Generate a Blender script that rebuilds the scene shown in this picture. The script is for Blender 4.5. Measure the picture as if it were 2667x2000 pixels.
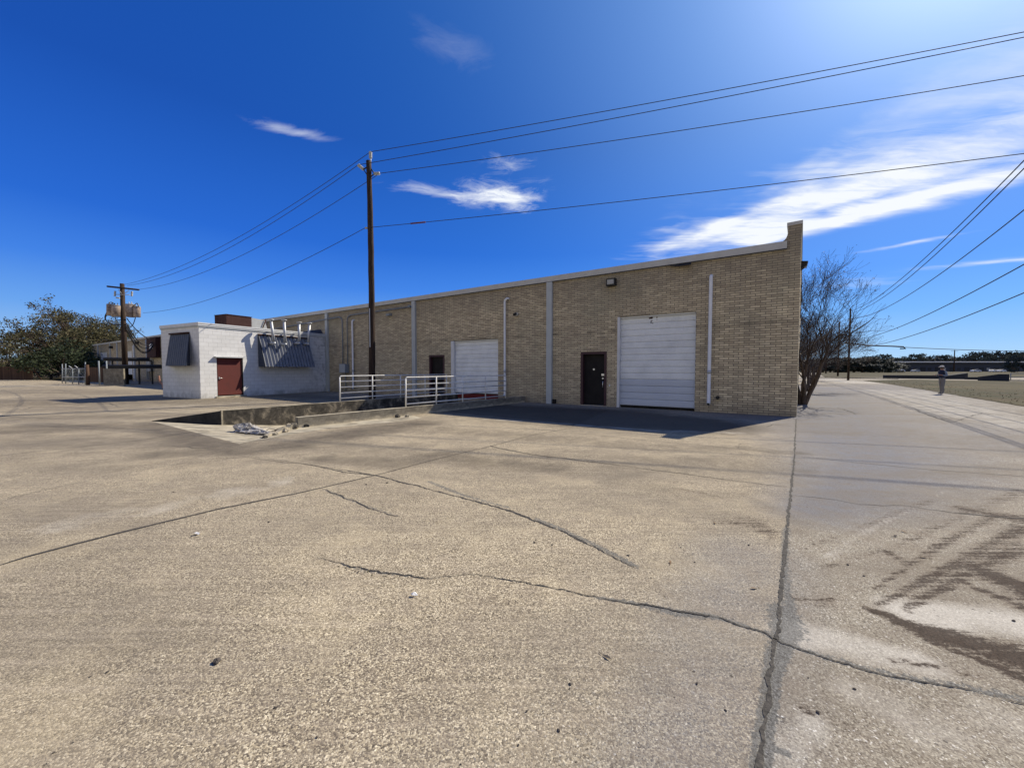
import bpy, bmesh, math, random
import numpy as np
from mathutils import Vector, Matrix, geometry
R = math.radians
random.seed(7); rng = np.random.default_rng(7)
SC = bpy.context.scene
for o in list(bpy.data.objects): bpy.data.objects.remove(o)

# ------------------------------------------------------------------ camera
F, HOR, CX, CY, EYE = 1000.0, 962.0, 1333.5, 1000.0, 1.5
PITCH = math.atan((CY-HOR)/F)
cam = bpy.data.cameras.new('camera'); camo = bpy.data.objects.new('camera', cam)
SC.collection.objects.link(camo); SC.camera = camo
cam.sensor_fit = 'HORIZONTAL'; cam.sensor_width = 36; cam.lens = 36*F/2667
cam.clip_start = 0.05; cam.clip_end = 6000
camo.location = (0, 0, EYE); camo.rotation_euler = (math.pi/2-PITCH, 0, 0)

# ------------------------------------------------------------------ light and exposure
SUN_EL, SUN_AZ = 42.7, 54.6          # azimuth measured from +Y towards +X
SUN_STR, SKY_STR, EXPO = 4.4, 0.08, 0.62
sun = bpy.data.lights.new('sun', 'SUN'); suno = bpy.data.objects.new('sun', sun)
SC.collection.objects.link(suno)
sun.energy = SUN_STR; sun.angle = R(0.5); sun.color = (1.0, 0.90, 0.74)
sd = Vector((math.sin(R(SUN_AZ))*math.cos(R(SUN_EL)), math.cos(R(SUN_AZ))*math.cos(R(SUN_EL)), math.sin(R(SUN_EL))))
suno.rotation_euler = sd.to_track_quat('Z', 'Y').to_euler(); suno.location = (60, 40, 60)
SC.view_settings.view_transform = 'Standard'; SC.view_settings.look = 'None'
SC.view_settings.exposure = EXPO; SC.view_settings.gamma = 1.0; SC.view_settings.use_curve_mapping = False
SC.render.engine = 'CYCLES'

# ------------------------------------------------------------------ node helper
class NT:
    def __init__(s, tree): s.t = tree; s.n = tree.nodes; s.l = tree.links
    def node(s, typ, **kw):
        nd = s.n.new(typ)
        for k, v in kw.items(): setattr(nd, k, v)
        return nd
    def put(s, sock, v):
        if isinstance(v, bpy.types.NodeSocket): s.l.new(v, sock)
        else: sock.default_value = v
    def math(s, op, a, b=0.0, c=0.0, clamp=False):
        m = s.node('ShaderNodeMath', operation=op, use_clamp=clamp)
        s.put(m.inputs[0], a); s.put(m.inputs[1], b); s.put(m.inputs[2], c); return m.outputs[0]
    def vm(s, op, a, b=(0, 0, 0)):
        m = s.node('ShaderNodeVectorMath', operation=op); s.put(m.inputs[0], a)
        if op != 'SCALE': s.put(m.inputs[1], b)
        return m.outputs[0]
    def noise(s, vec, scale, detail=3, rough=0.55, dist=0.0):
        m = s.node('ShaderNodeTexNoise'); s.put(m.inputs['Vector'], vec); m.inputs['Scale'].default_value = scale
        m.inputs['Detail'].default_value = detail; m.inputs['Roughness'].default_value = rough; m.inputs['Distortion'].default_value = dist
        return m.outputs[0]
    def vor(s, vec, scale, feature='F1', out='Distance', rnd=1.0):
        m = s.node('ShaderNodeTexVoronoi', feature=feature); s.put(m.inputs['Vector'], vec); m.inputs['Scale'].default_value = scale
        m.inputs['Randomness'].default_value = rnd
        return m.outputs[out]
    def rng(s, v, a, b, c=0.0, d=1.0, smooth=False):
        m = s.node('ShaderNodeMapRange'); m.clamp = True
        if smooth: m.interpolation_type = 'SMOOTHSTEP'
        s.put(m.inputs[0], v); s.put(m.inputs[1], a); s.put(m.inputs[2], b); s.put(m.inputs[3], c); s.put(m.inputs[4], d); return m.outputs[0]
    def mix(s, f, a, b, blend='MIX'):
        m = s.node('ShaderNodeMix', data_type='RGBA', blend_type=blend)
        s.put(m.inputs[0], f)
        for k, v in ((6, a), (7, b)):
            s.put(m.inputs[k], v if isinstance(v, bpy.types.NodeSocket) else (*v, 1.0))
        return m.outputs[2]
    def ramp(s, f, pts):
        m = s.node('ShaderNodeValToRGB'); s.put(m.inputs[0], f); el = m.color_ramp.elements
        while len(el) < len(pts): el.new(0.5)
        for e, (p, c) in zip(el, pts): e.position = p; e.color = (*c, 1)
        return m.outputs[0]
    def coord(s, kind='Object'): return s.node('ShaderNodeTexCoord').outputs[kind]
    def mapping(s, vec, loc=(0, 0, 0), rot=(0, 0, 0), scale=(1, 1, 1)):
        m = s.node('ShaderNodeMapping'); s.put(m.inputs[0], vec)
        m.inputs[1].default_value = loc; m.inputs[2].default_value = rot; m.inputs[3].default_value = scale; return m.outputs[0]
    def sep(s, v):
        m = s.node('ShaderNodeSeparateXYZ'); s.put(m.inputs[0], v); return m.outputs
    def comb(s, x, y, z=0.0):
        m = s.node('ShaderNodeCombineXYZ'); s.put(m.inputs[0], x); s.put(m.inputs[1], y); s.put(m.inputs[2], z); return m.outputs[0]
    def attr(s, name):
        m = s.node('ShaderNodeAttribute'); m.attribute_name = name; return m.outputs['Fac']

def material(name, fn, rough=0.8, spec=0.3, metal=0.0):
    m = bpy.data.materials.new(name); m.use_nodes = True
    t = NT(m.node_tree); b = m.node_tree.nodes['Principled BSDF']
    b.inputs['Roughness'].default_value = rough; b.inputs['Metallic'].default_value = metal
    b.inputs['Specular IOR Level'].default_value = spec
    r = fn(t, b)
    if r is not None: t.put(b.inputs['Base Color'], r if isinstance(r, bpy.types.NodeSocket) else (*r, 1))
    return m
def bump(t, b, h, strength=0.4, dist=0.01):
    m = t.node('ShaderNodeBump'); m.inputs['Strength'].default_value = strength; m.inputs['Distance'].default_value = dist
    t.put(m.inputs['Height'], h); t.l.new(m.outputs[0], b.inputs['Normal'])

# ------------------------------------------------------------------ world: sky and cirrus
world = bpy.data.worlds.new('World'); SC.world = world; world.use_nodes = True
w = NT(world.node_tree); bg = world.node_tree.nodes['Background']
sky = w.node('ShaderNodeTexSky', sky_type='NISHITA'); sky.sun_disc = False
sky.sun_elevation = R(SUN_EL); sky.sun_rotation = R(SUN_AZ); sky.altitude = 0; sky.air_density = 1.0; sky.dust_density = 0.1; sky.ozone_density = 1.0
KD = 1.0/(SKY_STR*2**EXPO)                 # display brightness -> world units
dirv = w.coord('Generated'); sx = w.sep(dirv)
base = w.ramp(w.math('MAXIMUM', sx[2], 0.0), [(0.0, (.46, .66, .86)), (0.05, (.29, .52, .87)), (0.11, (.140, .375, .87)), (0.19, (.050, .225, .80)), (0.28, (.018, .140, .66)), (0.48, (.008, .080, .44)), (0.70, (.006, .068, .38))])
base.node.color_ramp.interpolation = 'B_SPLINE' if False else 'LINEAR'
cs = w.node('ShaderNodeVectorMath', operation='DOT_PRODUCT'); w.put(cs.inputs[0], dirv); cs.inputs[1].default_value = tuple(sd)
cosg = w.math('MAXIMUM', cs.outputs['Value'], 0.0)
g8 = w.math('POWER', cosg, 8.0); g2_ = w.math('POWER', cosg, 2.0); g60 = w.math('POWER', cosg, 40.0)
glow = w.vm('ADD', w.vm('ADD', w.vm('SCALE', (.26, .38, .50)), w.vm('SCALE', (.012, .075, .13))), w.vm('SCALE', (.8, .8, .8)))
for k_, gg in ((0, g8), (1, g2_)): w.put(glow.node.inputs[0].links[0].from_node.inputs[k_].links[0].from_node.inputs['Scale'], gg)
w.put(glow.node.inputs[1].links[0].from_node.inputs['Scale'], g60)
grad = w.vm('ADD', base, glow)
# the Nishita sky drives a part of the gradient, the rest is deepened to the polarised blue of the photo
mixed = w.mix(0.03, w.vm('SCALE', grad), w.vm('SCALE', sky.outputs[0]))
mixed.node.inputs[6].links[0].from_node.inputs['Scale'].default_value = KD
mixed.node.inputs[7].links[0].from_node.inputs['Scale'].default_value = 0.9
zc = w.math('MAXIMUM', sx[2], 0.03)
U = w.comb(w.math('DIVIDE', sx[0], zc), w.math('DIVIDE', sx[1], zc))
warp = w.node('ShaderNodeTexNoise'); w.put(warp.inputs['Vector'], U); warp.inputs['Scale'].default_value = 2.3; warp.inputs['Detail'].default_value = 3
WV = w.vm('SUBTRACT', warp.outputs[1], (0.5, 0.5, 0.5))
def fibres(rot, sx_, sy_, scale, det=6, rough=.66, dist=.35):
    return w.noise(w.mapping(w.vm('ADD', U, w.vm('MULTIPLY', WV, (.22, .22, 0))), rot=(0, 0, rot), scale=(sx_, sy_, 1)), scale, det, rough, dist)
NA = fibres(1.05, .55, 2.6, 2.4); NB = fibres(-.35, .8, 2.2, 5.0); NC = fibres(1.5, .7, 1.7, 3.6); ND = fibres(.6, .9, 1.25, 6.5, 7, .72, .6)
def cloud(a, b, width, dens, lo, hi, n, warpk=1.0):
    """soft streak between two points of the cloud layer (x/z, y/z), its edge warped, its body cut into fibres"""
    ax, ay = a; bx, by = b; cx, cy = (ax+bx)/2, (ay+by)/2; L = math.hypot(bx-ax, by-ay); an = math.atan2(by-ay, bx-ax)
    P = w.vm('ADD', U, w.vm('MULTIPLY', WV, (width*1.4*warpk, width*1.4*warpk, 0)))
    q = w.mapping(w.vm('SUBTRACT', P, (cx, cy, 0)), rot=(0, 0, -an)); q = w.vm('MULTIPLY', q, (2/L, 1/width, 0))
    ln = w.node('ShaderNodeVectorMath', operation='LENGTH'); w.put(ln.inputs[0], q)
    m = w.rng(ln.outputs['Value'], 0.0, 1.0, 1.0, 0.0, smooth=True)
    v = w.rng(w.math('ADD', n, w.math('MULTIPLY', w.math('SUBTRACT', m, 0.5), 0.42)), lo, hi)
    return w.math('MULTIPLY', w.math('MULTIPLY', m, v), dens)
cl = [
    cloud((1.00, 4.2), (2.66, 0.5), 0.74, 1.6, 0.32, 0.90, NA),
    cloud((1.10, 3.8), (1.70, 2.1), 0.24, 1.0, 0.36, 0.95, NC),
    cloud((1.65, 3.55), (3.0, 1.3), 0.34, 1.6, 0.16, 0.72, NA, .5),
    cloud((1.30, 1.9), (2.2, 0.6), 0.75, 0.60, 0.34, 1.05, NA),
    cloud((-0.48, 2.20), (0.30, 2.32), 0.38, 1.6, 0.38, 0.90, ND),
    cloud((-0.95, 2.08), (0.15, 2.36), 0.15, 0.9, 0.42, 1.00, NB),
    cloud((-0.22, 1.72), (0.16, 2.02), 0.22, 0.8, 0.48, 1.05, ND),
    cloud((-1.18, 1.53), (-0.66, 1.78), 0.085, 0.8, 0.40, 1.00, NB),
    cloud((-0.34, 1.06), (-0.04, 1.46), 0.16, 0.17, 0.46, 1.05, ND),
    cloud((2.85, 3.50), (3.5, 2.66), 0.13, 0.9, 0.34, 0.95, NA),
    cloud((3.5, 4.15), (5.8, 3.0), 0.24, 0.8, 0.34, 1.0, NA),
    cloud((3.2, 4.5), (5.0, 4.6), 0.5, 0.45, 0.42, 1.0, NA),
]
tot = cl[0]
for c_ in cl[1:]: tot = w.math('ADD', tot, c_)
tot = w.math('MINIMUM', tot, 1.0)
tot = w.math('MULTIPLY', tot, w.rng(sx[2], 0.0, 0.08))
# unseen cloud bank added behind the viewer, opposite the sun, to brighten the wall
bk = w.node('ShaderNodeVectorMath', operation='DOT_PRODUCT'); w.put(bk.inputs[0], dirv); bk.inputs[1].default_value = (-.55, -.83, 0)
bn = w.noise(w.mapping(dirv, scale=(1, 1, 2.2)), 3.0, 4, .6)
bm_ = w.math('MULTIPLY', w.rng(bk.outputs['Value'], .12, .45, smooth=True), w.rng(w.math('ADD', sx[2], w.math('MULTIPLY', bn, .5)), .42, .86, 1.0, 0.0, smooth=True))
tot = w.math('MAXIMUM', tot, bm_)
skyc = w.mix(tot, mixed, w.mix(bm_, (.93*KD, .97*KD, 1.02*KD), (.76*KD, .74*KD, .67*KD)))
w.put(bg.inputs[0], skyc); bg.inputs[1].default_value = SKY_STR

# ------------------------------------------------------------------ projection from photo pixels to places
def ray(px, py):
    u = (px-CX)/F; v = (CY-py)/F
    return np.array([u, math.cos(PITCH)+v*math.sin(PITCH), -math.sin(PITCH)+v*math.cos(PITCH)])
def G(px, py, z=0.0):
    r = ray(px, py); t = (z-EYE)/r[2]; return Vector((t*r[0], t*r[1], z))
def G2(px, py, z=0.0): return G(px*1.2057, py*1.2057, z)
def D(px, py, depth):
    r = ray(px, py); t = depth/r[1]; return Vector((t*r[0], depth, EYE+t*r[2]))

# ------------------------------------------------------------------ object helpers
def tag(o, label=None, cat=None, group=None, kind=None):
    if label: o['label'] = label
    if cat: o['category'] = cat
    if group: o['group'] = group
    if kind: o['kind'] = kind
    return o
def empty(name, loc=(0, 0, 0), rz=0.0, label=None, cat=None, group=None):
    o = bpy.data.objects.new(name, None); SC.collection.objects.link(o); o.location = loc; o.rotation_euler = (0, 0, rz)
    o.empty_display_size = 0.2
    return tag(o, label, cat, group)
def copy_tree(o, parent=None):
    c = o.copy(); SC.collection.objects.link(c); c.parent = parent
    for ch in list(o.children): copy_tree(ch, c)
    return c
class MB:
    def __init__(s): s.v = []; s.f = []; s.sm = []
    def add(s, vs, fs, smooth=False):
        k = len(s.v); s.v += [tuple(v) for v in vs]; s.f += [tuple(i+k for i in f) for f in fs]; s.sm += [smooth]*len(fs); return s
    def box(s, x0, x1, y0, y1, z0, z1, M=None):
        vs = [Vector((x, y, z)) for x in (x0, x1) for y in (y0, y1) for z in (z0, z1)]
        if M is not None: vs = [M @ v for v in vs]
        return s.add(vs, [(0, 1, 3, 2), (4, 6, 7, 5), (0, 4, 5, 1), (2, 3, 7, 6), (0, 2, 6, 4), (1, 5, 7, 3)])
    def tube(s, pts, r, n=8, caps=True, smooth=True):
        pts = [Vector(p) for p in pts]; rs = r if isinstance(r, (list, tuple)) else [r]*len(pts)
        k = len(s.v); prev = None
        for i, p in enumerate(pts):
            a = pts[max(i-1, 0)]; b = pts[min(i+1, len(pts)-1)]; d = (b-a)
            if d.length < 1e-9: d = Vector((0, 0, 1))
            d.normalize()
            if prev is None: up = Vector((0, 0, 1)) if abs(d.z) < 0.9 else Vector((1, 0, 0)); x = d.cross(up).normalized()
            else: x = (prev - d*prev.dot(d)); x = x.normalized() if x.length > 1e-6 else d.orthogonal().normalized()
            prev = x; y = d.cross(x)
            for j in range(n):
                t = 2*math.pi*j/n; s.v.append(tuple(p + (x*math.cos(t)+y*math.sin(t))*rs[i]))
        for i in range(len(pts)-1):
            for j in range(n):
                a = k+i*n+j; b = k+i*n+(j+1) % n; s.f.append((a, b, b+n, a+n)); s.sm.append(smooth)
        if caps:
            s.f.append(tuple(k+j for j in reversed(range(n)))); s.sm.append(False)
            e = k+(len(pts)-1)*n; s.f.append(tuple(e+j for j in range(n))); s.sm.append(False)
        return s
    def prism(s, outline, d):
        n = len(outline); o2 = [Vector(p)+Vector(d) for p in outline]
        return s.add(list(outline)+o2, [tuple(range(n)), tuple(reversed(range(n, 2*n)))]+[(i, i+n, (i+1) % n+n, (i+1) % n) for i in range(n)])
    def build(s, name, mat, parent=None, smooth=None):
        me = bpy.data.meshes.new(name); me.from_pydata(s.v, [], s.f); me.materials.append(mat)
        me.polygons.foreach_set('use_smooth', s.sm if smooth is None else [smooth]*len(s.f)); me.update()
        o = bpy.data.objects.new(name, me); SC.collection.objects.link(o); o.parent = parent
        return o

# ------------------------------------------------------------------ materials
def f_pavement(t, b):
    P = t.coord('Object')
    road = t.attr('road'); dirt = t.attr('dirt'); stain_shade = t.attr('stain_shade'); light = t.attr('light'); tar = t.attr('tar')
    cell = t.node('ShaderNodeTexVoronoi', feature='F1'); t.put(cell.inputs['Vector'], P); cell.inputs['Scale'].default_value = 155
    cr = t.sep(cell.outputs['Color'])
    warm = t.ramp(cr[0], [(0.0, (.03, .023, .016)), (0.20, (.12, .098, .068)), (0.42, (.32, .265, .175)), (0.72, (.56, .47, .305)), (1.0, (.98, .87, .62))])
    cool = t.ramp(cr[1], [(0.0, (.07, .06, .047)), (0.3, (.22, .198, .158)), (0.7, (.36, .33, .262)), (0.95, (.47, .44, .35)), (1.0, (.85, .83, .76))])
    col = t.mix(road, warm, cool)
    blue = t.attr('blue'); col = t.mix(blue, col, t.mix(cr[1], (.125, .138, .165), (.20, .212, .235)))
    n1 = t.noise(P, 62, 3, 0.65); col = t.mix(t.rng(n1, 0.35, 0.62, 0.55, 0.0), col, (.10, .08, .062))
    # medium and large weathering
    n2 = t.noise(P, 5.5, 5, 0.65); col = t.mix(t.rng(n2, 0.42, 0.66, 0.0, 0.42), col, (.20, .165, .125))
    n3 = t.noise(t.mapping(P, rot=(0, 0, 0.58), scale=(0.30, 0.9, 1)), 0.75, 6, 0.66, 0.5)
    col = t.mix(t.rng(n3, 0.44, 0.66, 0.0, 0.66), col, (.155, .132, .10))
    yard = t.math('SUBTRACT', 1.0, t.math('MAXIMUM', road, blue), clamp=True)
    n4 = t.noise(P, 1.1, 5, 0.65); col = t.mix(t.math('MULTIPLY', yard, t.rng(n4, 0.50, 0.70, 0.0, 0.30)), col, (.62, .52, .33))
    # brushed finish streaks
    n5 = t.noise(t.mapping(P, rot=(0, 0, -0.58), scale=(1.2, 26, 1)), 1.0, 3, 0.6)
    col = t.mix(t.math('MULTIPLY', yard, t.rng(n5, 0.45, 0.68, 0.0, 0.17)), col, (.62, .53, .40))
    # dark mildew stains where water stands, plus shadow painted in by the wall
    st = t.math('ADD', stain_shade, t.math('MULTIPLY', t.math('SUBTRACT', t.noise(t.mapping(P, scale=(1, 1, 1)), 1.7, 7, 0.65, 0.5), 0.5), t.math('MULTIPLY', t.math('GREATER_THAN', stain_shade, 0.01), 0.8)))
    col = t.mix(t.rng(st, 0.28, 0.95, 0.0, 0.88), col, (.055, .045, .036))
    # pale cleaner slabs
    lm = t.rng(t.math('ADD', light, t.math('MULTIPLY', t.math('SUBTRACT', t.noise(P, 2.2, 5, 0.6), 0.5), 0.9)), 0.35, 0.8)
    # slabs poured at different times differ a little in tone
    sp = t.sep(t.mapping(P, loc=(.6, .3, 0), rot=(0, 0, .58), scale=(1/4.6, 1/6.2, 1)))
    sl_ = t.noise(t.comb(t.math('FLOOR', sp[0]), t.math('FLOOR', sp[1])), 3.7, 0); col = t.mix(t.math('MULTIPLY', t.math('MULTIPLY', t.rng(sl_, .35, .7), .32), yard), col, (.16, .14, .11))
    # oil drips where vehicles stood
    oil = t.vor(P, .42); od = t.rng(t.math('ADD', oil, t.math('MULTIPLY', t.math('SUBTRACT', t.noise(P, 12, 5, .7), .5), .12)), .035, .075, .5, 0); col = t.mix(od, col, (.05, .043, .036))
    col = t.mix(t.math('MULTIPLY', lm, 0.62), col, t.mix(cr[0], (.42, .395, .34), (.64, .61, .53)))
    # dried mud dragged by tyres
    Pm = t.mapping(P, rot=(0, 0, -0.49), scale=(0.8, 9, 1))
    dn = t.math('ADD', t.math('MULTIPLY', t.noise(Pm, 2.2, 7, 0.78), 0.5), t.math('MULTIPLY', t.noise(P, 38, 7, 0.85), 0.5))
    dm = t.rng(t.math('ADD', t.math('MULTIPLY', dirt, 1.0), t.math('MULTIPLY', t.math('SUBTRACT', dn, 0.5), 4.6)), 0.40, 0.62)
    dm = t.math('MULTIPLY', dm, t.rng(dirt, 0.03, 0.3))
    col = t.mix(t.math('MULTIPLY', t.rng(t.math('ADD', dirt, t.math('MULTIPLY', t.math('SUBTRACT', dn, .5), 1.5)), .1, .8), t.rng(dirt, 0.0, 0.4, 0.0, 0.55)), col, (.17, .135, .10))
    col = t.mix(t.math('MULTIPLY', dm, 0.88), col, t.mix(cr[2], (.016, .011, .008), (.06, .042, .030)))
    # smeared crack sealer
    tm = t.rng(t.math('ADD', tar, t.math('MULTIPLY', t.math('SUBTRACT', t.noise(P, 34, 7, 0.8), 0.5), 2.4)), 0.50, 0.58)
    tm = t.math('MULTIPLY', tm, t.rng(tar, 0.02, 0.2))
    col = t.mix(t.math('MULTIPLY', tm, 0.72), col, t.mix(cr[1], (.05, .052, .05), (.15, .155, .15)))
    # pits
    pit = t.vor(P, 16, rnd=1.0); pc = t.rng(pit, 0.09, 0.13, 1.0, 0.0)
    pm = t.math('MULTIPLY', pc, t.rng(t.noise(P, 1.3, 3, 0.6), 0.48, 0.58))
    col = t.mix(t.math('MULTIPLY', pm, 0.7), col, (.045, .037, .03))
    h = t.math('ADD', t.math('MULTIPLY', cell.outputs['Distance'], -0.5), t.math('SUBTRACT', t.math('MULTIPLY', n1, 0.8), pm))
    bump(t, b, h, 0.55, 0.006)
    t.put(b.inputs['Roughness'], t.rng(n2, 0.3, 0.7, 0.82, 0.98))
    return col
M_pave = material('concrete_pavement', f_pavement, 0.9, 0.12)
def f_tar(t, b):
    P = t.coord('Object'); n = t.noise(P, 30, 5, 0.7); bump(t, b, n, 0.6, 0.02)
    return t.ramp(n, [(0.3, (.02, .019, .017)), (0.6, (.075, .068, .058)), (0.8, (.16, .14, .11))])
M_tar = material('crack_filler', f_tar, 0.85, 0.25)
def f_grass(t, b):
    P = t.coord('Object'); n = t.noise(P, 0.35, 6, 0.7); n2 = t.noise(t.mapping(P, scale=(.6, 1.6, 1)), 2.4, 8, 0.72); n3 = t.noise(t.mapping(P, scale=(.5, .5, 1)), 0.1, 4, 0.6)
    c = t.ramp(n2, [(0.25, (.022, .020, .010)), (0.5, (.062, .050, .026)), (0.75, (.125, .10, .052))])
    c = t.mix(t.rng(n, 0.45, 0.62, 0.0, 0.75), c, (.035, .042, .017)); c = t.mix(t.rng(n3, 0.5, 0.65, 0, 0.5), c, (.11, .088, .045))
    bump(t, b, n2, 1.0, 0.05); return c
M_grass = material('dry_winter_grass', f_grass, 0.95, 0.1)
def f_brick(t, b):
    P = t.coord('Object'); s = t.sep(P); V = t.comb(s[0], s[2], 0.0)
    br = t.node('ShaderNodeTexBrick', offset=0.5, offset_frequency=2); t.put(br.inputs['Vector'], V)
    br.inputs['Color1'].default_value = (.48, .395, .255, 1); br.inputs['Color2'].default_value = (.84, .705, .455, 1); br.inputs['Mortar'].default_value = (.10, .085, .065, 1)
    for k, v in (('Scale', 1.0), ('Mortar Size', 0.0085), ('Mortar Smooth', 0.15), ('Bias', 0.05), ('Brick Width', 0.292), ('Row Height', 0.0765)): br.inputs[k].default_value = v
    c = br.outputs['Color']
    n = t.noise(V, 1.1, 6, 0.65); c = t.mix(t.rng(n, 0.42, 0.70, 0, 0.30), c, (.30, .235, .165))
    n2 = t.noise(V, 0.35, 4, 0.6); c = t.mix(t.rng(n2, 0.5, 0.68, 0, 0.35), c, (.26, .27, .19))
    n4 = t.noise(t.mapping(V, scale=(3.4, 13, 1)), 1.0, 0, 0.5); c = t.mix(t.rng(n4, 0.35, 0.7, 0.0, 0.35), c, (.27, .21, .15))
    n3 = t.noise(V, 60, 4, 0.7); c = t.mix(t.rng(n3, 0.45, 0.75, 0, 0.3), c, (.10, .085, .06))
    # run-down soot below the coping, splash-back near the ground
    dz = t.math('ADD', s[2], t.math('MULTIPLY', t.noise(t.comb(t.math('MULTIPLY', s[0], 3.0), t.math('MULTIPLY', s[2], .35)), 1.5, 5, .6), 1.2))
    c = t.mix(t.rng(dz, 4.6, 6.0, 0, 0.6), c, (.15, .125, .095))
    gz = t.math('ADD', s[2], t.math('MULTIPLY', t.noise(V, 2.2, 5, .7), 1.1)); c = t.mix(t.rng(gz, .55, 1.1, .45, 0), c, (.14, .12, .09))
    sv = t.noise(t.comb(t.math('MULTIPLY', s[0], 5.0), t.math('MULTIPLY', s[2], .25)), 1.0, 6, .7); c = t.mix(t.rng(sv, .50, .74, 0, .30), c, (.19, .165, .13))
    en = t.noise(t.comb(s[0], s[2]), .16, 3, .5); c = t.mix(t.rng(en, .40, .62, 0, .30), c, (.20, .185, .145))
    ln = t.math('ABSOLUTE', t.math('SUBTRACT', s[2], 3.02)); lm = t.math('MULTIPLY', t.rng(ln, 0.02, 0.12, 0.55, 0), t.rng(t.noise(V, 1.7, 3, .6), .42, .6))
    c = t.mix(lm, c, (.09, .08, .06))
    bump(t, b, t.math('SUBTRACT', t.math('MULTIPLY', n3, 0.25), br.outputs['Fac']), 0.7, 0.008)
    return c
M_brick = material('cream_brick', f_brick, 0.88, 0.25)
def f_block(t, b):
    P = t.coord('Object'); s = t.sep(P); V = t.comb(t.math('ADD', s[0], s[1]), s[2], 0.0)
    br = t.node('ShaderNodeTexBrick', offset=0.5, offset_frequency=2); t.put(br.inputs['Vector'], V)
    br.inputs['Color1'].default_value = (.62, .62, .60, 1); br.inputs['Color2'].default_value = (.69, .69, .67, 1); br.inputs['Mortar'].default_value = (.44, .44, .43, 1)
    for k, v in (('Scale', 1.0), ('Mortar Size', 0.008), ('Mortar Smooth', 0.5), ('Bias', 0.0), ('Brick Width', 0.41), ('Row Height', 0.2055)): br.inputs[k].default_value = v
    c = br.outputs['Color']; n = t.noise(P, 2.2, 6, .65); c = t.mix(t.rng(n, .45, .75, 0, .25), c, (.42, .41, .38))
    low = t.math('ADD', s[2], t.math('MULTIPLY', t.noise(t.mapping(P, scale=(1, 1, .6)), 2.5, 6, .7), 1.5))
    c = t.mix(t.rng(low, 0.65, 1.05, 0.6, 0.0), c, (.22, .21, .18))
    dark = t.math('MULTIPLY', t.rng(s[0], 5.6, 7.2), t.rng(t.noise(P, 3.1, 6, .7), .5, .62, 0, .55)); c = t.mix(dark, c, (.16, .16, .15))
    bump(t, b, t.math('SUBTRACT', t.math('MULTIPLY', t.noise(P, 70, 3, .6), .3), br.outputs['Fac']), 0.5, 0.006)
    return c
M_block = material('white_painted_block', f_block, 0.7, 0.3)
def f_wallconc(t, b):
    P = t.coord('Object'); n = t.noise(P, 2.4, 8, .72, .3); n2 = t.noise(P, 9, 6, .7)
    c = t.ramp(n, [(0.34, (.022, .020, .017)), (0.49, (.075, .067, .053)), (0.58, (.22, .19, .14)), (0.74, (.40, .35, .26))])
    c = t.mix(t.rng(n2, .45, .7, 0, .5), c, (.09, .08, .065)); bump(t, b, n2, .6, .02)
    return c
M_oldconc = material('mildewed_concrete', f_wallconc, .9, .2)
def f_wallgrey(t, b):
    P = t.coord('Object'); n = t.noise(P, 3.0, 7, .7, .2); n2 = t.noise(P, 24, 5, .7); s = t.sep(P)
    c = t.ramp(n, [(0.32, (.10, .09, .07)), (0.5, (.19, .17, .13)), (0.7, (.30, .27, .205))])
    z = t.math('ADD', s[2], t.math('MULTIPLY', t.math('SUBTRACT', n, .5), .5)); c = t.mix(t.rng(z, .02, .10, .85, 0), c, (.46, .40, .29))
    c = t.mix(t.rng(n2, .5, .7, 0, .4), c, (.09, .08, .07)); bump(t, b, n2, .5, .015); return c
M_greyconc = material('grey_concrete', f_wallgrey, .9, .2)
def f_dark(t, b):
    P = t.coord('Object'); n = t.noise(P, 3.5, 7, .7); return t.ramp(n, [(.35, (.018, .018, .017)), (.6, (.045, .043, .04)), (.8, (.10, .095, .085))])
M_darkconc = material('dark_concrete', f_dark, .9, .2)  # near-black tone paints in the flare wall's shade
def f_pale(t, b):
    P = t.coord('Object'); n = t.noise(P, 1.6, 7, .7, .3); n2 = t.noise(P, 60, 4, .7)
    c = t.ramp(n, [(.35, (.17, .15, .11)), (.5, (.38, .335, .24)), (.68, (.55, .49, .36))]); c = t.mix(t.rng(n2, .5, .75, 0, .4), c, (.2, .17, .13))
    st = t.noise(t.mapping(P, rot=(0, 0, .58), scale=(.5, 5, 1)), 1.2, 5, .65); c = t.mix(t.rng(st, .47, .64, 0, .65), c, (.11, .10, .08))
    bump(t, b, n2, .4, .006); return c
M_pale = material('pale_slab_concrete', f_pale, .88, .25)
def painted(name, col, rough=.5, dirt=.25, dcol=(.2, .19, .17), scale=3, metal=0.0, spec=.4):
    def f(t, b):
        P = t.coord('Object'); n = t.noise(P, scale, 6, .65); n2 = t.noise(P, scale*12, 4, .7)
        c = t.mix(t.rng(n, .42, .75, 0, dirt), col, dcol); c = t.mix(t.rng(n2, .5, .8, 0, dirt*.7), c, dcol)
        t.put(b.inputs['Roughness'], t.rng(n, .3, .7, rough, min(rough+.2, 1))); bump(t, b, n2, .08, .004); return c
    return material(name, f, rough, spec, metal)
M_whitemetal = painted('white_painted_metal', (.62, .63, .63), .45, .18)
M_coping = painted('grey_sheet_metal_coping', (.48, .475, .44), .45, .25)
M_column = painted('grey_painted_column', (.42, .45, .45), .5, .22)
M_doorpanel = painted('white_door_panels', (.76, .78, .78), .42, .34, (.36, .38, .40), 1.5)
M_doorpanel_low = painted('grey_door_panels', (.52, .56, .62), .42, .15, (.28, .31, .36), 1.5)
M_pipe = painted('white_drain_pipe', (.74, .75, .75), .4, .2)
M_maroon = painted('maroon_steel_door', (.115, .022, .016), .55, .35, (.05, .012, .010), 2.5)
M_maroonframe = painted('maroon_door_frame', (.055, .022, .026), .5, .2, (.02, .012, .012))
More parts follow.
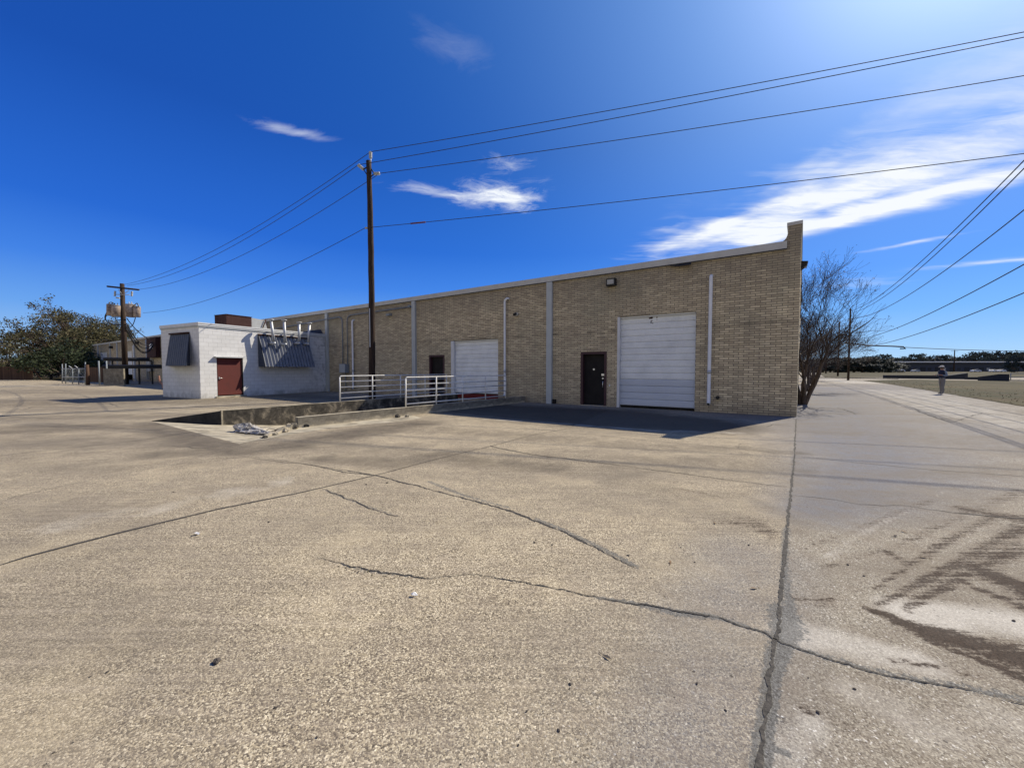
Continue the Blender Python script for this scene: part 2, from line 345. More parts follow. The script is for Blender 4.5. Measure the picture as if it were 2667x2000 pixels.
M_blackdoor = painted('dark_brown_door', (.007, .005, .0048), .7, .2, (.008, .006, .006))
M_red = painted('red_dock_edge', (.16, .012, .008), .7, .5, (.04, .012, .01))
M_chrome = painted('bright_door_hardware', (.7, .7, .68), .3, .1, metal=.8)
M_steel = painted('galvanised_steel', (.46, .48, .50), .42, .25, (.22, .22, .22), 6, metal=.35)
M_railwhite = painted('white_handrail_paint', (.68, .68, .64), .5, .3, (.25, .18, .13), 6)
M_black = painted('black_metal', (.012, .012, .012), .5, .1, (.03, .03, .03))
M_wire = painted('black_cable', (.018, .018, .02), .6, .1)
M_graybox = painted('grey_electrical_box', (.20, .23, .25), .5, .2)
M_ceramic = painted('grey_porcelain_insulator', (.42, .42, .38), .25, .2, (.15, .14, .12))
M_lens = painted('frosted_lamp_glass', (.34, .34, .32), .2, .15)
M_awnblue = painted('blue_grey_awning_metal', (.030, .042, .068), .45, .3, (.05, .055, .06))
M_rust = painted('rusty_sheet_metal', (.042, .013, .010), .8, .7, (.03, .012, .01), 5)
M_rustwhite = painted('rust_streaked_tank', (.40, .32, .25), .7, 1.0, (.05, .018, .010), 2.2)
M_louver = painted('light_grey_unit_metal', (.36, .37, .36), .5, .3, (.15, .13, .11))
M_roof = painted('white_roof_membrane', (.58, .59, .60), .8, .3)
M_wood = None
def f_wood(t, b):
    P = t.coord('Object'); n = t.noise(t.mapping(P, scale=(14, 14, .8)), 2.0, 6, .7); n2 = t.noise(P, .8, 3, .6)
    c = t.ramp(n, [(.35, (.012, .009, .007)), (.55, (.045, .029, .020)), (.75, (.10, .062, .040))])
    bump(t, b, n, .9, .02); return c
M_wood = material('creosoted_pole_wood', f_wood, .85, .2)
def f_fence(t, b):
    P = t.coord('Object'); s = t.sep(P); bd = t.math('FLOOR', t.math('MULTIPLY', s[0], 7.0)); n = t.noise(t.comb(bd, 0, 0), 3.1, 0); n2 = t.noise(t.mapping(P, scale=(20, 20, 1)), 1.5, 5, .7)
    c = t.mix(t.rng(n, .3, .7), (.055, .032, .022), (.14, .085, .055)); return t.mix(t.rng(n2, .4, .7, 0, .6), c, (.04, .03, .024))
M_fence = material('weathered_fence_board', f_fence, .9, .1)
def foliage(name, a, b_, c_):
    def f(t, b):
        g = t.node('ShaderNodeNewGeometry'); P = t.coord('Object'); n = t.noise(P, 1.1, 4, .6); r = g.outputs['Random Per Island']
        col = t.mix(r, a, b_); return t.mix(t.rng(n, .45, .65, 0, .7), col, c_)
    return material(name, f, .7, .2)
M_leaf = foliage('olive_oak_leaves', (.055, .055, .022), (.15, .135, .06), (.12, .095, .05))
M_leaf2 = foliage('dark_evergreen_leaves', (.018, .030, .012), (.05, .062, .025), (.03, .04, .02))
M_leaffar = foliage('haze_blue_tree_leaves', (.030, .042, .035), (.055, .068, .055), (.035, .045, .045))  # distance haze put into the leaf colour as a blue cast
M_dryleaf = foliage('brown_seed_pods', (.06, .038, .025), (.12, .075, .045), (.05, .035, .025))
def f_bark(t, b):
    P = t.coord('Object'); n = t.noise(t.mapping(P, scale=(5, 5, 1)), 3, 5, .7); bump(t, b, n, .6, .02)
    return t.ramp(n, [(.35, (.05, .038, .03)), (.6, (.125, .095, .075)), (.8, (.23, .19, .15))])
M_bark = material('mottled_bark', f_bark, .85, .2)
M_barkdark = painted('dark_twig_bark', (.045, .033, .028), .85, .4, (.02, .015, .012), 9)

# ------------------------------------------------------------------ building frame of reference
C = G(2074, 1086)
def unit(px):
    r = ray(px, HOR); v = Vector((r[0], r[1], 0)); return v.normalized()
DW = unit(-190); DS = unit(2093); DSIDE = unit(2085)
NOUT = Vector((-DW.y, DW.x, 0))          # out of the front wall, towards the yard
ANG = math.atan2(DW.y, DW.x)
def wall_pt(x, y=0, z=0): return C + DW*x + NOUT*y + Vector((0, 0, z))
def onplane(px, py, O, nrm, off=0.0):
    r = Vector(ray(px, py)); o = Vector((0, 0, EYE)); t = ((O-o).dot(nrm)+off)/r.dot(nrm); return o+r*t

# truck well corners
E1 = G(395, 1097); E2 = G(624, 1156); FR = G(769, 1087, .26); FR.z = 0; BK = G(578, 1070, .26); BK.z = 0
dF = (G(1051, 1061, .26)-G(769, 1087, .26)).normalized(); dB = (G(889, 1047, .26)-G(578, 1070, .26)).normalized()
def to_wall(p, d, off=0.0):
    t = ((C-p).dot(NOUT)+off)/d.dot(NOUT); return p+d*t
FE = to_wall(FR, dF, -0.02); BE = to_wall(BK, dB, -0.02)
WELL = [E1, BK, BE, FE, FR, E2]
EN = Vector((0, 0, 1)).cross(E2-E1).normalized(); EN = EN if EN.y > 0 else -EN
def wellz(p): return -max(0.0, (p-E1).dot(EN))*0.125 - 0.002
def inpoly(x, y, poly):
    r = False; n = len(poly)
    for i in range(n):
        a, b = poly[i], poly[(i+1) % n]
        if (a[1] > y) != (b[1] > y) and x < (b[0]-a[0])*(y-a[1])/(b[1]-a[1])+a[0]: r = not r
    return r

# ------------------------------------------------------------------ the setting: ground, pavement, road, grass
gm = MB(); n_ = 96
gm.add([(0, 0, -.06)]+[(3000*math.cos(2*math.pi*i/n_), 3000*math.sin(2*math.pi*i/n_), -.06) for i in range(n_)], [(0, 1+i, 1+(i+1) % n_) for i in range(n_)])
gm = gm.build('ground', M_grass); tag(gm, kind='structure')
def hole_ground(): pass

def pavement():
    angs = list(np.arange(-65, 245.01, 0.34)); angs = [a for a in angs if 10 <= a <= 170] 
    angs = list(np.linspace(10, 170, 500)) + list(np.linspace(170, 370, 60)[1:-1])
    A = np.radians(np.array(angs)); na = len(A)
    rr = 0.35*np.power(1.0165, np.arange(0, 392)); nr = len(rr)
    X = np.outer(rr, np.cos(A)); Y = np.outer(rr, np.sin(A))
    vs = np.zeros((nr*na+1, 3)); vs[:-1, 0] = X.ravel(); vs[:-1, 1] = Y.ravel()
    i = np.arange(nr-1)[:, None]; j = np.arange(na)[None, :]; j2 = (j+1) % na
    q = np.stack([i*na+j, (i+1)*na+j, (i+1)*na+j2, i*na+j2], -1).reshape(-1, 4)
    tri = [(nr*na, jj, (jj+1) % na) for jj in range(na)]
    me = bpy.data.meshes.new('pavement'); me.from_pydata(vs.tolist(), [], q.tolist()+tri); me.update()
    bm = bmesh.new(); bm.from_mesh(me)
    xs = [p.x for p in WELL]; ys = [p.y for p in WELL]
    for k in range(len(WELL)):
        a, b = WELL[k], WELL[(k+1) % len(WELL)]
        fs = [f for f in bm.faces if min(xs)-1 < f.verts[0].co.x < max(xs)+1 and min(ys)-1 < f.verts[0].co.y < max(ys)+1]
        es = set(e for f in fs for e in f.edges); vv = set(v for f in fs for v in f.verts)
        nrm = (b-a).cross(Vector((0, 0, 1))).normalized()
        bmesh.ops.bisect_plane(bm, geom=fs+list(es)+list(vv), dist=1e-5, plane_co=a, plane_no=nrm)
    dele = []
    for f in bm.faces:
        c = f.calc_center_median()
        if min(xs) < c.x < max(xs) and min(ys) < c.y < max(ys) and inpoly(c.x, c.y, WELL): dele.append(f)
    bmesh.ops.delete(bm, geom=dele, context='FACES')
    bm.to_mesh(me); bm.free()
    me.materials.append(M_pave)
    nv = len(me.vertices); co = np.zeros(nv*3); me.vertices.foreach_get('co', co); co = co.reshape(-1, 3)[:, :2]
    def seg(p, a, b):
        a = np.array(a); b = np.array(b); d = b-a; t = np.clip(((p-a)@d)/max(d@d, 1e-9), 0, 1); return np.linalg.norm(p-(a+t[:, None]*d), axis=1), t
    def blob(arr, pix, rad, val=1.0, soft=1.0):
        """pix: photo pixels of a patch's spine, rad: metres at each"""
        pts = [G(*p) for p in pix]; rads = rad if isinstance(rad, list) else [rad]*len(pts)
        if len(pts) == 1: pts = pts*2; rads = rads*2
        for k in range(len(pts)-1):
            d, t = seg(co, (pts[k].x, pts[k].y), (pts[k+1].x, pts[k+1].y)); r = rads[k]*(1-t)+rads[k+1]*t
            np.maximum(arr, val*np.clip(1.25-d/r, 0, 1)**soft, out=arr)
    dirt = np.zeros(nv); stain_shade = np.zeros(nv); light = np.zeros(nv); tar = np.zeros(nv)
    K = 1333; s = 1/1.658
    c2 = lambda *pp: [(K+x*s, 1000+y*s) for x, y in pp]
    c1_ = lambda *pp: [(x*s, 1000+y*s) for x, y in pp]
    # dried mud, right foreground
    blob(dirt, c2((1530, 965), (1640, 1010), (1760, 1060), (1960, 1115), (2212, 1190), (2330, 1240)), [.04, .07, .10, .14, .19, .22], .95)
    blob(dirt, c2((1800, 1110), (2000, 1180), (2212, 1270), (2300, 1310)), [.02, .04, .08, .1], .8)
    blob(dirt, c2((2000, 790), (2212, 880), (2350, 930)), [.10, .24, .32], .86)
    blob(dirt, c2((1930, 850), (2212, 960)), [.04, .10], .75)
    blob(dirt, c2((1570, 960), (1800, 840), (2050, 700), (2212, 620)), [.03, .06, .08, .12], .62)
    blob(dirt, c2((1700, 970), (1960, 820), (2212, 700)), [.04, .07, .12], .62)
    blob(dirt, c2((1560, 890), (1860, 690), (2100, 560)), [.03, .06, .09], .52)
    blob(dirt, c2((1330, 800), (1660, 700), (1960, 560), (2212, 460)), [.04, .06, .09, .12], .40)
    blob(dirt, c2((1240, 720), (1560, 600), (1800, 500)), [.03, .06, .1], .36)
    blob(dirt, c2((1230, 930), (1330, 945), (1380, 920)), [.08, .07, .03], .60)
    blob(dirt, c2((1600, 710), (1680, 760)), [.06, .08], .60)
    blob(dirt, c2((1960, 540), (2150, 575), (2212, 580)), [.15, .2, .2], .66)
    blob(dirt, c2((900, 590), (1050, 600), (1130, 660)), [.12, .22, .12], .46)
    blob(dirt, c2((700, 450), (820, 470)), [.08, .1], .46)
    blob(dirt, c2((1640, 1190), (1800, 1215), (2000, 1260)), [.03, .04, .05], .60)
    blob(dirt, c2((1260, 1400), (1450, 1480)), [.05, .06], .42)
    for a_, b_ in (((1200, 830), (1640, 560)), ((1230, 800), (1760, 520)), ((1330, 760), (1860, 470)), ((1215, 860), (1480, 700))): blob(light, c2(a_, b_), [.015, .035], .46)
    # weathered grey-brown areas, and painted shadow at the wall foot
    f = 1.2057; g2 = lambda *pp: [(x*f, y*f) for x, y in pp]
    blob(stain_shade, g2((330, 915), (420, 950), (520, 975), (640, 960), (800, 930), (900, 915)), [1.0, .9, .8, 1.0, 1.3, 1.2], .80)
    blob(stain_shade, g2((700, 990), (850, 1000), (960, 985), (1060, 1000), (1200, 1010)), [.5, .7, .7, .6, .5], .70)
    blob(stain_shade, g2((0, 950), (300, 955), (650, 960), (1000, 985), (1300, 1000), (1650, 1000)), [2.2, 1.8, 1.5, 1.3, 1.3, 1.2], .46)
    blob(stain_shade, g2((800, 915), (1100, 940), (1400, 965), (1650, 975)), [1.2, .9, .8, .6], .50)
    blob(stain_shade, g2((0, 930), (150, 925), (330, 920)), [2.0, 1.6, 1.0], .68)
    blob(stain_shade, g2((350, 980), (650, 965)), [.8, .8], .70)
    blob(stain_shade, g2((0, 1010), (400, 1000)), [1.2, 1.0], .42)
    blob(stain_shade, g2((0, 870), (700, 862)), [6.0, 4.0], .66)
    blob(stain_shade, g2((0, 845), (330, 848)), [6.0, 6.0], .55)
    blob(stain_shade, g2((-50, 905), (500, 895)), [1.5, 1.0], .62)
    blob(stain_shade, g2((0, 880), (200, 884), (500, 876)), [3.0, 2.5, 1.5], .45)
    blob(stain_shade, g2((60, 985), (200, 980)), [.8, .6], .45)
    blob(stain_shade, g2((1600, 968), (1720, 978)), [.35, .35], .55)
    blob(stain_shade, g2((150, 1190), (300, 1200)), [.4, .3], .42)
    blob(stain_shade, g2((700, 1010), (900, 1080), (700, 1100)), [.3, .4, .3], .35)
    blob(stain_shade, g2((1330, 1040), (1600, 1075), (1700, 1120)), [.5, .4, .3], .40)
    blob(stain_shade, g2((1200, 1460), (1420, 1480)), [.25, .2], .35)
    blob(stain_shade, g2((350, 845), (20, 850)), [3.0, 3.0], .4)
    blob(stain_shade, g2((1000, 880), (1300, 900), (1480, 915)), [2.2, 3.0, 2.0], 1.5)  # deepens the warehouse's cast shadow by painting the ground darker
    blob(stain_shade, g2((600, 855), (760, 862)), [2.0, 2.0], .8)
    blob(stain_shade, g2((1760, 900), (1860, 890)), [.8, .8], .3)
    # cleaner slabs
    blob(light, c2((1750, 1000), (1950, 1000), (2212, 1040)), [.25, .22, .25], .85)
    blob(light, c2((1250, 1080), (1500, 1130), (1750, 1200)), [.22, .22, .2], .7)
    blob(light, c2((1180, 1600), (1300, 1450)), [.15, .12], .6)
    blob(light, c2((1500, 1350), (1800, 1450), (2212, 1500)), [.2, .3, .3], .45)
    blob(light, [(2330, 1018), (2520, 1075), (2667, 1110)], [4.0, 2.6, 1.6], .50)
    blob(light, [(2120, 985), (2250, 998)], [4, 4], .6)
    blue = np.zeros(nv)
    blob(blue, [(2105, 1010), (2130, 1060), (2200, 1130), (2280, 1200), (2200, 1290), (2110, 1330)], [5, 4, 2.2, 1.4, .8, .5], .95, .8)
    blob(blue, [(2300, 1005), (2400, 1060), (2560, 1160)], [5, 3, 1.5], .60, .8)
    blob(blue, [(1950, 1450), (1900, 1650), (1850, 1900), (1800, 2050)], [.45, .4, .35, .3], .42, .8)  # lens flare's cool cast, painted on the concrete left of the joint
    blob(light, g2((150, 1130), (450, 1080), (600, 1040)), [.6, .6, .6], .42)
    blob(light, g2((0, 835), (160, 832)), [4, 4], .45)
    blob(light, g2((560, 868), (330, 880)), [.9, 1.2], .4)
    blob(light, g2((1040, 905), (1180, 912), (1400, 930), (1600, 935)), [.3, .3, .3, .3], .5)
    # smeared sealer round the joint and the cracks
    blob(tar, c2((1185, 620), (1178, 760), (1185, 900), (1200, 1000)), [.06, .05, .06, .09], .70)
    blob(tar, c2((1170, 980), (1190, 1060), (1150, 1120)), [.12, .13, .07], .95)
    blob(tar, c2((1160, 1130), (1122, 1260), (1107, 1400), (1085, 1500), (1070, 1700)), [.075, .05, .045, .045, .045], 1.25)
    blob(tar, c2((1120, 1560), (1190, 1600)), [.02, .03], .9)
    blob(tar, c2((350, 915), (550, 950), (700, 985), (880, 1005), (1000, 1040), (1110, 1080)), [.02, .045, .06, .045, .03, .03], .86)
    blob(tar, c2((1200, 1130), (1400, 1190), (1650, 1260), (1900, 1300), (2212, 1360)), [.05, .035, .045, .04, .045], .78)
    blob(tar, c2((100, 580), (200, 620), (350, 690), (450, 740), (540, 790)), [.04, .05, .05, .05, .05], .78)
    blob(tar, c1_((1850, 420), (2000, 480), (2200, 535)), [.05, .06, .04], .72)
    blob(tar, c1_((1400, 455), (1560, 520), (1720, 570)), [.04, .05, .03], .60)
    blob(tar, c1_((1500, 790), (1650, 815), (1780, 830)), [.03, .04, .02], .66)
    blob(tar, [(835+0*s, 1270), (940, 1280)], [.05, .05], .3)
    # concrete of the lane beside the building is greyer than the yard's
    j0 = G2(1720, 905); j1 = G2(1640, 1659); d = np.array([j0.x-j1.x, j0.y-j1.y]); d /= np.linalg.norm(d); nn = np.array([d[1], -d[0]])
    side = (co-np.array([j1.x, j1.y]))@nn
    road = np.clip(side/0.02+.5, 0, 1)*0.86+0.0
    grey = np.clip(1-np.abs(side+.45)/.9, 0, 1)*np.clip((4.5-co[:, 1])/2, 0, 1)*.6; road = np.maximum(road, np.where(side < 0, grey, 0))  # near strip left of the joint takes a painted grey flare tint
    for nm, arr in (('dirt', dirt), ('stain_shade', stain_shade), ('light', light), ('tar', tar), ('road', road), ('blue', blue)):
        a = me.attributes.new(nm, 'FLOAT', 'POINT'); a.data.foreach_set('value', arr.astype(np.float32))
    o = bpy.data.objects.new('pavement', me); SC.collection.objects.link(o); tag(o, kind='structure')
    return o
# cut the base ground where the truck well is: rebuild as a ring of far ground plus nothing under the yard
bpy.data.objects.remove(gm)
gb = MB(); r0 = 60.0
ring = [(r*math.cos(2*math.pi*i/n_), r*math.sin(2*math.pi*i/n_), -.06) for r in (r0, 3000) for i in range(n_)]
gb.add(ring, [(i, n_+i, n_+(i+1) % n_, (i+1) % n_) for i in range(n_)]); tag(gb.build('ground', M_grass), kind='structure')
PAVE = pavement()

def strip(mb, pix, w, jag=0.3, sub=0.12, z=.004, wob=0.02, slim=1.0):
    """ground-hugging crack or joint: a ragged ribbon through the traced points"""
    pts = [G(*p) for p in pix]; ws = [q*slim for q in (w if isinstance(w, list) else [w]*len(pts))]
    P = []; W = []
    for k in range(len(pts)-1):
        L = (pts[k+1]-pts[k]).length; n = max(2, min(220, int(L/sub)))
        off = 0.0
        for i in range(n):
            t = i/n; p = pts[k].lerp(pts[k+1], t); d = (pts[k+1]-pts[k]).normalized(); nn = Vector((-d.y, d.x, 0))
            if i: off = off*.7+random.uniform(-wob, wob)
            P.append(p+nn*off*math.sin(math.pi*t)); W.append(ws[k]*(1-t)+ws[k+1]*t)
    P.append(pts[-1]); W.append(ws[-1]); vs = []; fs = []; ja = jb = 0.0
    for i, p in enumerate(P):
        a = P[max(0, i-1)]; b = P[min(len(P)-1, i+1)]; d = (b-a).normalized(); nn = Vector((-d.y, d.x, 0))
        ja = ja*.75+random.uniform(-jag, jag)*.6; jb = jb*.75+random.uniform(-jag, jag)*.6
        wl = W[i]/2*max(.3, 1+ja); wr = W[i]/2*max(.3, 1+jb)
        vs += [p+nn*wl+Vector((0, 0, z)), p-nn*wr+Vector((0, 0, z))]
    mb.add(vs, [(2*i, 2*i+1, 2*i+3, 2*i+2) for i in range(len(P)-1)])
f = 1.2057; s_ = 1/1.658
g2 = lambda *pp: [(x*f, y*f) for x, y in pp]
c2 = lambda *pp: [(1333+x*s_, 1000+y*s_) for x, y in pp]
c1 = lambda *pp: [(x*s_, 1000+y*s_) for x, y in pp]
jm = MB()
strip(jm, g2((1720, 905), (1716, 985), (1707, 1075), (1697, 1170), (1686, 1290), (1674, 1400), (1660, 1500), (1640, 1659), (1625, 1800)), [.026, .024, .022, .020, .020, .020, .020, .022, .022], .9, .015, wob=.004)
strip(jm, g2((-60, 1233), (0, 1221), (60, 1202), (250, 1153), (470, 1100), (640, 1066), (810, 1027), (950, 990), (1060, 964), (1150, 940), (1230, 925)), [.012, .012, .035, .04, .035, .03, .022, .016, .016, .014, .012], .3, .05, wob=.003)
strip(jm, [(0, 1084), (380, 1070), (800, 1054), (880, 1050)], [.07, .06, .05, .04], .2, .2, wob=.004)
strip(jm, [(1333, 1111), (1695, 1148), (1924, 1169), (2069, 1184), (2075, 1187), (2231, 1205), (2419, 1223), (2667, 1241)], .012, .3, .1, wob=.003)
strip(jm, [(1803, 1124), (2069, 1147), (2075, 1124), (2358, 1139)][:2], .012, .3, .1, wob=.003)
strip(jm, [(2075, 1124), (2358, 1139)], .010, .3, .1, wob=.003)
strip(jm, [(1180, 1096), (1420, 1100), (1500, 1092)], .015, .3, .1, wob=.003)
strip(jm, [(0, 1187), (380, 1145), (530, 1120)], .018, .3, .1, wob=.004)
strip(jm, [(0, 1009), (200, 1010), (330, 1003)], .15, .3, .4, wob=.01)
strip(jm, [(2630, 1130), (2450, 1080)], .01, .3, .2)
JO = jm.build('joint', M_tar, PAVE)
cm = MB()
strip(cm, g2((540, 985), (640, 1000), (760, 1018), (810, 1027), (870, 1042), (960, 1065), (1100, 1103), (1190, 1138), (1260, 1170), (1320, 1200), (1370, 1225)), [.012, .014, .02, .03, .05, .03, .045, .03, .035, .025, .01], .9, .02, slim=.55, wob=.012)
strip(cm, g2((1060, 964), (1150, 982), (1330, 1004), (1560, 1035), (1700, 1052)), [.05, .03, .022, .018, .010], .5, .05, slim=.62, wob=.02)
strip(cm, c2((1210, 480), (1400, 500), (1500, 520), (1700, 525), (1900, 555), (2100, 575), (2300, 590)), [.01, .018, .02, .012, .02, .025, .02], .5, .05, slim=.62, wob=.015)
strip(cm, g2((690, 1205), (720, 1213), (800, 1232), (860, 1240), (930, 1250), (1010, 1240), (1080, 1250), (1180, 1267), (1260, 1285)), [.008, .012, .020, .022, .014, .014, .018, .014, .016], .9, .012, slim=.5, wob=.008)
strip(cm, g2((1260, 1285), (1350, 1302), (1420, 1310), (1500, 1325), (1560, 1335), (1600, 1352), (1650, 1365), (1690, 1390), (1720, 1400)), [.014, .018, .03, .022, .014, .014, .016, .018, .02], .9, .012, slim=.5, wob=.008)
strip(cm, g2((1720, 1400), (1800, 1427), (1900, 1455), (1980, 1470), (2100, 1490), (2212, 1520), (2320, 1545)), [.015, .014, .014, .016, .012, .014, .014], .8, .012, slim=.55, wob=.008)
strip(cm, c1((40, 495), (350, 425), (620, 370), (900, 325), (1050, 320)), [.010, .014, .014, .012, .012], .5, .05, slim=.62, wob=.02)
strip(cm, c1((1050, 315), (1200, 335), (1350, 350), (1480, 380), (1600, 395)), [.012, .016, .016, .02, .02], .5, .05, slim=.62, wob=.015)
strip(cm, c1((170, 190), (400, 172), (640, 157)), [.02, .02, .03], .4, .1, slim=.62, wob=.02)
strip(cm, c1((260, 290), (520, 283), (740, 268), (860, 278), (1040, 262)), [.008, .012, .02, .02, .03], .5, .06, slim=.62, wob=.03)
strip(cm, c1((1400, 455), (1470, 480), (1560, 520), (1640, 550), (1720, 570)), [.01, .02, .02, .01, .015], .7, .03, slim=.62, wob=.02)
strip(cm, [(175, 1047), (285, 1050), (310, 1060)], [.03, .05, .02], .6, .1, slim=.62, wob=.05)
strip(cm, [(90, 1060), (60, 1068)], [.05, .02], .6, .1, slim=.62, wob=.05)
strip(cm, c2((0, 170), (260, 185), (290, 150)), [.02, .03, .01], .6, .06, slim=.62, wob=.02)
strip(cm, c2((1100, 185), (1130, 175), (1200, 182)), [.03, .05, .03], .6, .06, slim=.62, wob=.02)
strip(cm, c2((975, 280), (985, 262), (1000, 255)), [.012, .016, .01], .6, .06, slim=.62, wob=.02)
strip(cm, [(2180, 1062), (2215, 1072), (2230, 1080)], [.04, .08, .03], .6, .1, slim=.62, wob=.05)
strip(cm, [(2380, 1063), (2415, 1080), (2480, 1100), (2560, 1075), (2667, 1090)], [.05, .09, .04, .05, .04], .6, .1, slim=.62, wob=.05)
cm.build('crack', M_tar, PAVE)
# slab of the yard in front of the loading ramp and a line of newer concrete along its curb
sl = MB(); ap = [G(624, 1156), G(600, 1150), G(560, 1140)]
poly = [E2, FR, FR+dF*3.6, G(1100, 1090), G(1010, 1101), G(900, 1111), G(800, 1125), G(730, 1136), G(680, 1146)]
sl.add([p+Vector((0, 0, .004)) for p in poly], [tuple(reversed(range(len(poly))))]); so = sl.build('new_slab', M_pale, PAVE)

# grass fields
def sheet(name, pts, mat, z, kind='structure', parent=None):
    m = MB(); m.add([Vector((p[0], p[1], z)) for p in pts], [tuple(range(len(pts)))]); o = m.build(name, mat, parent); 
    if parent is None: tag(o, kind=kind)
    return o
def ragged(pts, amp, step=.6):
    out = []
    for k in range(len(pts)-1):
        a, b = pts[k], pts[k+1]; n = max(1, int((b-a).length/step)); d = (b-a).normalized(); nn = Vector((-d.y, d.x, 0))
        for i in range(n): out.append(a.lerp(b, i/n)+nn*random.uniform(-amp, amp))
    out.append(pts[-1]); return out
edge = ragged([G(2900, 1098), G(2667, 1059), G(2465, 1025), G(2380, 1011), G(2313, 1000), G(2248, 991.5)], .06)
far = [G(2380, 988.5), G(2667, 994), Vector((140, 50, 0)), Vector((60, 8, 0))]
sheet('grass_verge', edge+far, M_grass, .02)
sheet('grass_field', [G(2150, 983), G(2667, 983.5), Vector((300, 50, 0)), Vector((900, 300, 0)), Vector((300, 420, 0)), G(2122, 968)], M_grass, .02)
wf = [G(-250, 989), G(90, 988.5), G(160, 992), G(250, 990), Vector((-70, 90, 0)), Vector((-120, 230, 0)), Vector((-320, 230, 0)), Vector((-200, 60, 0))]
sheet('grass_lawn', wf, M_grass, .02)
tm_ = MB(); random.seed(3)
for i in range(900):      # tufts along the verge edge
    p = random.choice(edge); q = p+Vector((random.uniform(0, 5), random.uniform(-2, 5), .02))
    if q.y < 10 or (p-q).length > 7 or not inpoly(q.x, q.y, edge+far): continue
    h = random.uniform(.02, .06); a = random.uniform(0, 6.28); dx = Vector((math.cos(a), math.sin(a), 0))*random.uniform(.015, .03)
    tm_.add([q-dx, q+dx, q+Vector((random.uniform(-.05, .05), random.uniform(-.05, .05), h))], [(0, 1, 2)])
tag(tm_.build('grass_tufts', M_grass), 'dry grass tufts along the lane edge', 'grass', kind='stuff')
# kerb of the cross street
kb = MB()
a, b = G(2135, 984), G(2340, 987.5); kb.prism([a, b, b+Vector((0, 0, .14)), a+Vector((0, 0, .14))], (0, .5, 0)); kb.prism([G(2629, 992), G(2700, 993), G(2700, 993)+Vector((0, 0, .14)), G(2629, 992)+Vector((0, 0, .14))], (0, .6, 0))
kb.prism([G(2560, 990.5), G(2572, 990.7), G(2572, 990.7)+Vector((0, 0, .12)), G(2560, 990.5)+Vector((0, 0, .12))], (0, .5, 0))
tag(kb.build('kerb', M_pale), kind='structure')

# ------------------------------------------------------------------ the warehouse
WH = empty('warehouse', C, ANG, 'long cream brick warehouse with a metal coping and roller doors beside the concrete yard', 'warehouse')
WALLH, LEN, DEPTH = 5.30, 93.0, 19.0
holes = [(2.93, 5.75, 0, 3.56), (6.17, 7.29, 0, 2.22), (11.52, 14.52, .04, 2.97), (14.98, 16.12, .04, 2.27), (84.0, 87.7, -.2, 4.2), (71.2, 75.0, -.2, 4.0)]
def wall_cells(x0, x1, z0, z1, holes, y=0.0, rev=.22):
    m = MB(); xs = sorted({x0, x1}|{h[0] for h in holes}|{h[1] for h in holes}); zs = sorted({z0, z1}|{h[2] for h in holes}|{h[3] for h in holes})
    for i in range(len(xs)-1):
        for k in range(len(zs)-1):
            cx, cz = (xs[i]+xs[i+1])/2, (zs[k]+zs[k+1])/2
            if any(h[0] < cx < h[1] and h[2] < cz < h[3] for h in holes): continue
            m.add([(xs[i], y, zs[k]), (xs[i+1], y, zs[k]), (xs[i+1], y, zs[k+1]), (xs[i], y, zs[k+1])], [(3, 2, 1, 0)])
    for h in holes:
        a, b, c, d = h
        m.add([(a, y, c), (a, y-rev, c), (a, y-rev, d), (a, y, d)], [(0, 1, 2, 3)]); m.add([(b, y, c), (b, y-rev, c), (b, y-rev, d), (b, y, d)], [(3, 2, 1, 0)])
        m.add([(a, y, d), (b, y, d), (b, y-rev, d), (a, y-rev, d)], [(0, 1, 2, 3)])
    return m
wm = wall_cells(0, LEN, -1.8, WALLH, holes)
# parapet of the end wall standing above the roof, with a curved foot
PW, PH = .34, 6.0
wm.add([(0, 0, WALLH), (PW, 0, WALLH), (PW, 0, PH), (0, 0, PH)], [(3, 2, 1, 0)])
cv = [(PW+.17*(1-math.sin(t)), 5.54+.30*(1-math.cos(t))) for t in [k*math.pi/2/6 for k in range(7)]]
wm.prism([(PW-.004, -.005, WALLH-.1), (PW+.17, -.005, WALLH-.1)]+[(x, -.005, z) for x, z in cv]+[(PW-.004, -.005, 5.84)], (0, -.2, 0))
wm.build('wall', M_brick, WH)
inv = WH.matrix_basis.inverted() if False else (Matrix.Translation(C) @ Matrix.Rotation(ANG, 4, 'Z')).inverted()
def loc(p): return inv @ Vector(p)
# end wall (its own frame so the courses run true)
SW = MB(); LS = 19.0
SW.box(0.0, LS, -.34, 0, -.2, PH); 
angs = math.atan2(DSIDE.y, DSIDE.x)-ANG
swo = SW.build('end_wall', M_brick, WH); swo.location = loc(C+DSIDE*.012); swo.rotation_euler = (0, 0, angs)
# outside is to the right of DSIDE: mesh y from -.34..0 is right side -> shift so the outer face passes the corner
swo.location = loc(C+DSIDE*.012+Vector((-DSIDE.y, DSIDE.x, 0))*.34)
sc_ = MB().box(-.04, LS+.03, -.36-.01, .03, PH, PH+.10).build('coping', M_coping, WH); sc_.location = swo.location; sc_.rotation_euler = swo.rotation_euler
